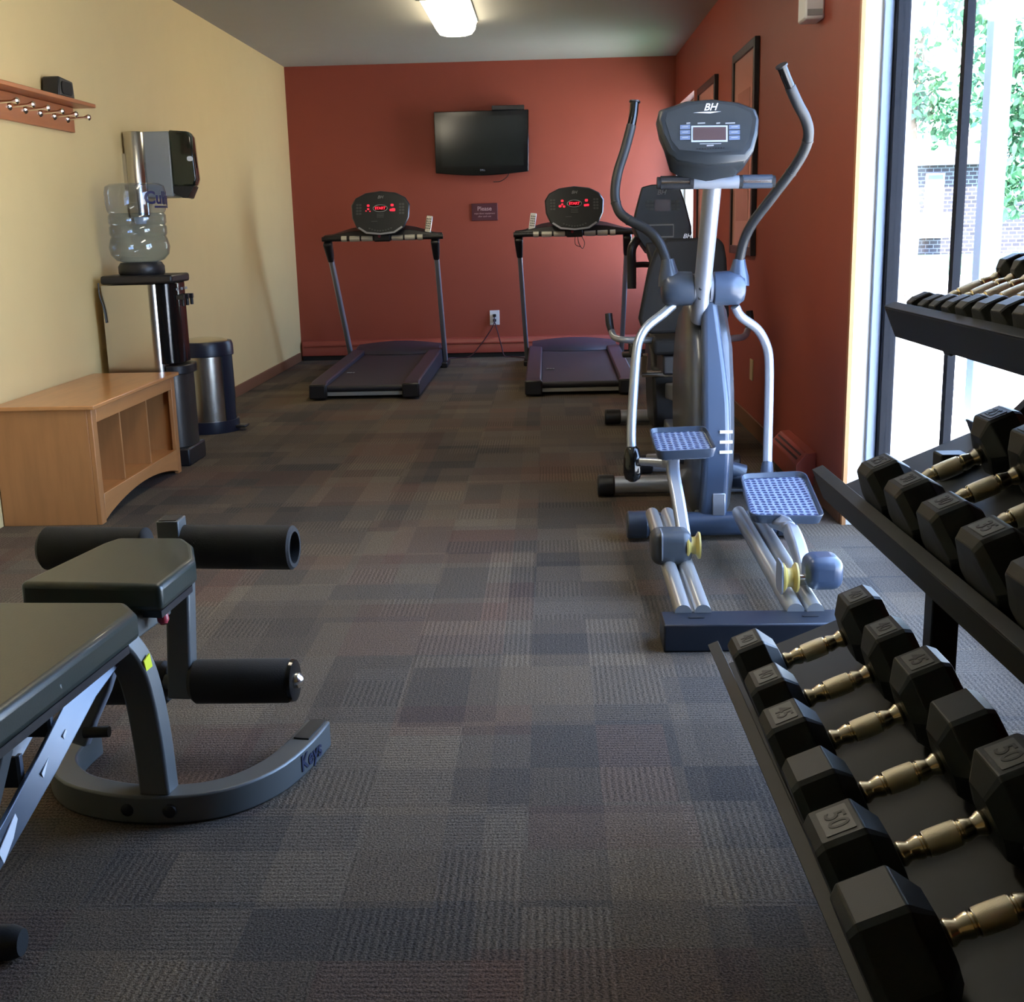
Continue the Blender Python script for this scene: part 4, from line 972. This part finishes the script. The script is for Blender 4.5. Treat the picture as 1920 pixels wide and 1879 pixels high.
def place(shelf, s, y, a):
    p = SH[shelf] + UX * s + NX * (a + .0015) + Vector((0, y - 2.5, 0))
    R = Matrix((UX, Vector((0, 1, 0)), NX)).transposed()
    return RM @ Matrix.Translation(p) @ R.to_4x4()
bot_ = [(2.225, .073, '40', 0, 'black hex dumbbell marked 40 at the far end of bottom shelf'),
        (2.035, .073, '40', 0, 'black hex dumbbell marked 40, second from far end of bottom shelf'),
        (1.848, .077, '45', 0, 'black hex dumbbell marked 45, third from far end of bottom shelf'),
        (1.660, .077, '45', 1, 'black hex dumbbell with blank top faces between the 45 and the 50 on bottom shelf'),
        (1.473, .081, '50', 0, 'black hex dumbbell marked 50 on bottom shelf, second nearest'),
        (1.283, .085, '55', 1, 'largest black hex dumbbell with blank top faces, nearest on bottom shelf')]
for y, a, n, bl_, lab in bot_:
    dumbbell(a, .088 + (a - .073) * 1.6, (.063), .0178, n, bl_, lab, place('bottom', .186, y, a), 'dumbbells on the bottom shelf')
mid_ = [(2.13, .064, '25'), (1.955, .066, '30'), (1.775, .068, '30'), (1.595, .071, '35'), (1.41, .073, '35')]
for i, (y, a, n) in enumerate(mid_):
    lab = ('black hex dumbbell at the far end of middle shelf, beside the window', 'black hex dumbbell second from the far end of middle shelf', 'black hex dumbbell third from far end of middle shelf', 'black hex dumbbell fourth from far end of middle shelf', 'black hex dumbbell fifth from far end of middle shelf, cut by photo edge')[i]
    dumbbell(a, .082, .063, .0160, n, i == 4, lab, place('middle', .172, y, a), 'dumbbells on the middle shelf')
words = ('first', 'second', 'third', 'fourth', 'fifth', 'sixth', 'seventh', 'eighth')
for i in range(8):
    y = 2.43 - sum((.074, .074, .078, .082, .088, .092, .096, .1)[:i]); a = (.031, .031, .033, .035, .038, .040, .042, .044)[i]
    dumbbell(a, .058 + i * .001, .062, .0135, None, 1, 'small black hex dumbbell, %s from the far end of the top shelf' % words[i], place('top', .150, y, a), 'small dumbbells on the top shelf')

# ------------------------------------------------------------ outdoors
struct('ground', MB().bb(XR + T, 60, -20, 70, -.25, -.10), concrete)
struct('lawn', MB().prism([(3, 28, -.10), (40, 28, -.10), (40, 41, -.10), (3, 41, -.10)], (0, 0, .06)), grass)
struct('unseen_lawn', MB().prism([(1.42, 6.2, -.10), (1.72, 6.2, -.10), (4.0, 14.6, -.10), (1.42, 14.6, -.10)], (0, 0, .03)), grass)  # unseen wedge of grass, laid for green bounce through the far window
struct('lawn_strip', MB().bb(4, 30, 15.2, 17.0, -.10, -.05), grass)
bd = thing('brick_building', 'brick building with pale upper storey seen through the glass door', 'building', (14, 44, 0))
MB().bb(4, 30, 42, 52, -.10, 2.85).build('brick_wall', brick, bd)
MB().bb(3.6, 30.4, 41.6, 52.4, 2.85, 3.25).build('fascia', mat('grey_fascia', (.14, .13, .17), .7), bd)
MB().bb(4, 30, 42.2, 52, 3.25, 9).build('upper_storey', siding, bd)
MB().bb(12.70, 13.30, 41.9, 42.02, 1.3, 2.6).build('window_frame', whitem, bd)
MB().bb(12.76, 13.24, 41.86, 41.9, 1.36, 2.54).build('window_pane', mat('painted_green_reflection', (.07, .15, .12), .3), bd)  # green reflection is painted into the pane's base colour
MB().bb(11.2, 13.3, 41.0, 41.9, .5, 1.32).build('planter_box', siding, bd)
pc = thing('porch_post', 'pale porch post, coloured in blue shade, outside the glass door', 'post', (2.84, 8, 0))
MB().bb(2.77, 2.90, 7.93, 8.07, -.10, 2.55).build('shaft', column_m, pc, bevel=.01)
MB().bb(2.77, 3.6, 7.90, 8.10, 2.55, 2.63).build('cap_beam', column_m, pc, bevel=.01)
def tree(x, y, blobs, label):
    t = thing('tree', label, 'tree', (x, y, -.1)); rnd = random.Random(int(x * 10))
    MB().tube(smoothpath([(x, y, -.1), (x + .05, y, 1.2), (x - .05, y, 2.6), (x + .1, y, 4.2)]), [.14] * 7 + [.12] * 6 + [.08] * 6, 10).build('trunk', bark, t)
    mb = MB()
    for bx, by, bz, br, n in blobs:
        for i in range(n):
            d = Vector((rnd.gauss(0, 1), rnd.gauss(0, 1), rnd.gauss(0, 1))).normalized() * br * rnd.random() ** .45
            c = Vector((bx, by, bz)) + d; s_ = rnd.uniform(.05, .10)
            q = Quaternion((rnd.gauss(0, 1), rnd.gauss(0, 1), rnd.gauss(0, 1), rnd.gauss(0, 1))).normalized()
            P = [c + q @ Vector(v) * s_ for v in ((-1, 0, 0), (-.3, .5, .1), (.6, .4, 0), (1.1, 0, .1), (.6, -.4, 0), (-.3, -.5, .1))]
            vs = [mb.bm.verts.new(p) for p in P]; mb.bm.faces.new(vs)
    mb.build('foliage', leafm, t, kind='stuff', smooth=False)
tree(7.3, 18.0, [(6.5, 18, 3.0, .7, 620), (6.8, 18, 2.3, .6, 620), (6.6, 17.8, 1.6, .45, 300), (7.3, 18, 3.7, 1.0, 800), (6.1, 18.1, 3.9, .5, 160), (8.0, 18, 2.6, .9, 400)], 'leafy green tree outside, behind the porch post')
tree(6.1, 21.0, [(6.15, 21, 3.25, .5, 420), (6.6, 21, 2.75, .45, 260), (6.0, 21, 3.9, .45, 120), (6.9, 21, 5.0, .9, 320), (5.9, 21, 5.0, .4, 60)], 'leafy green tree outside, seen left of door mullion')
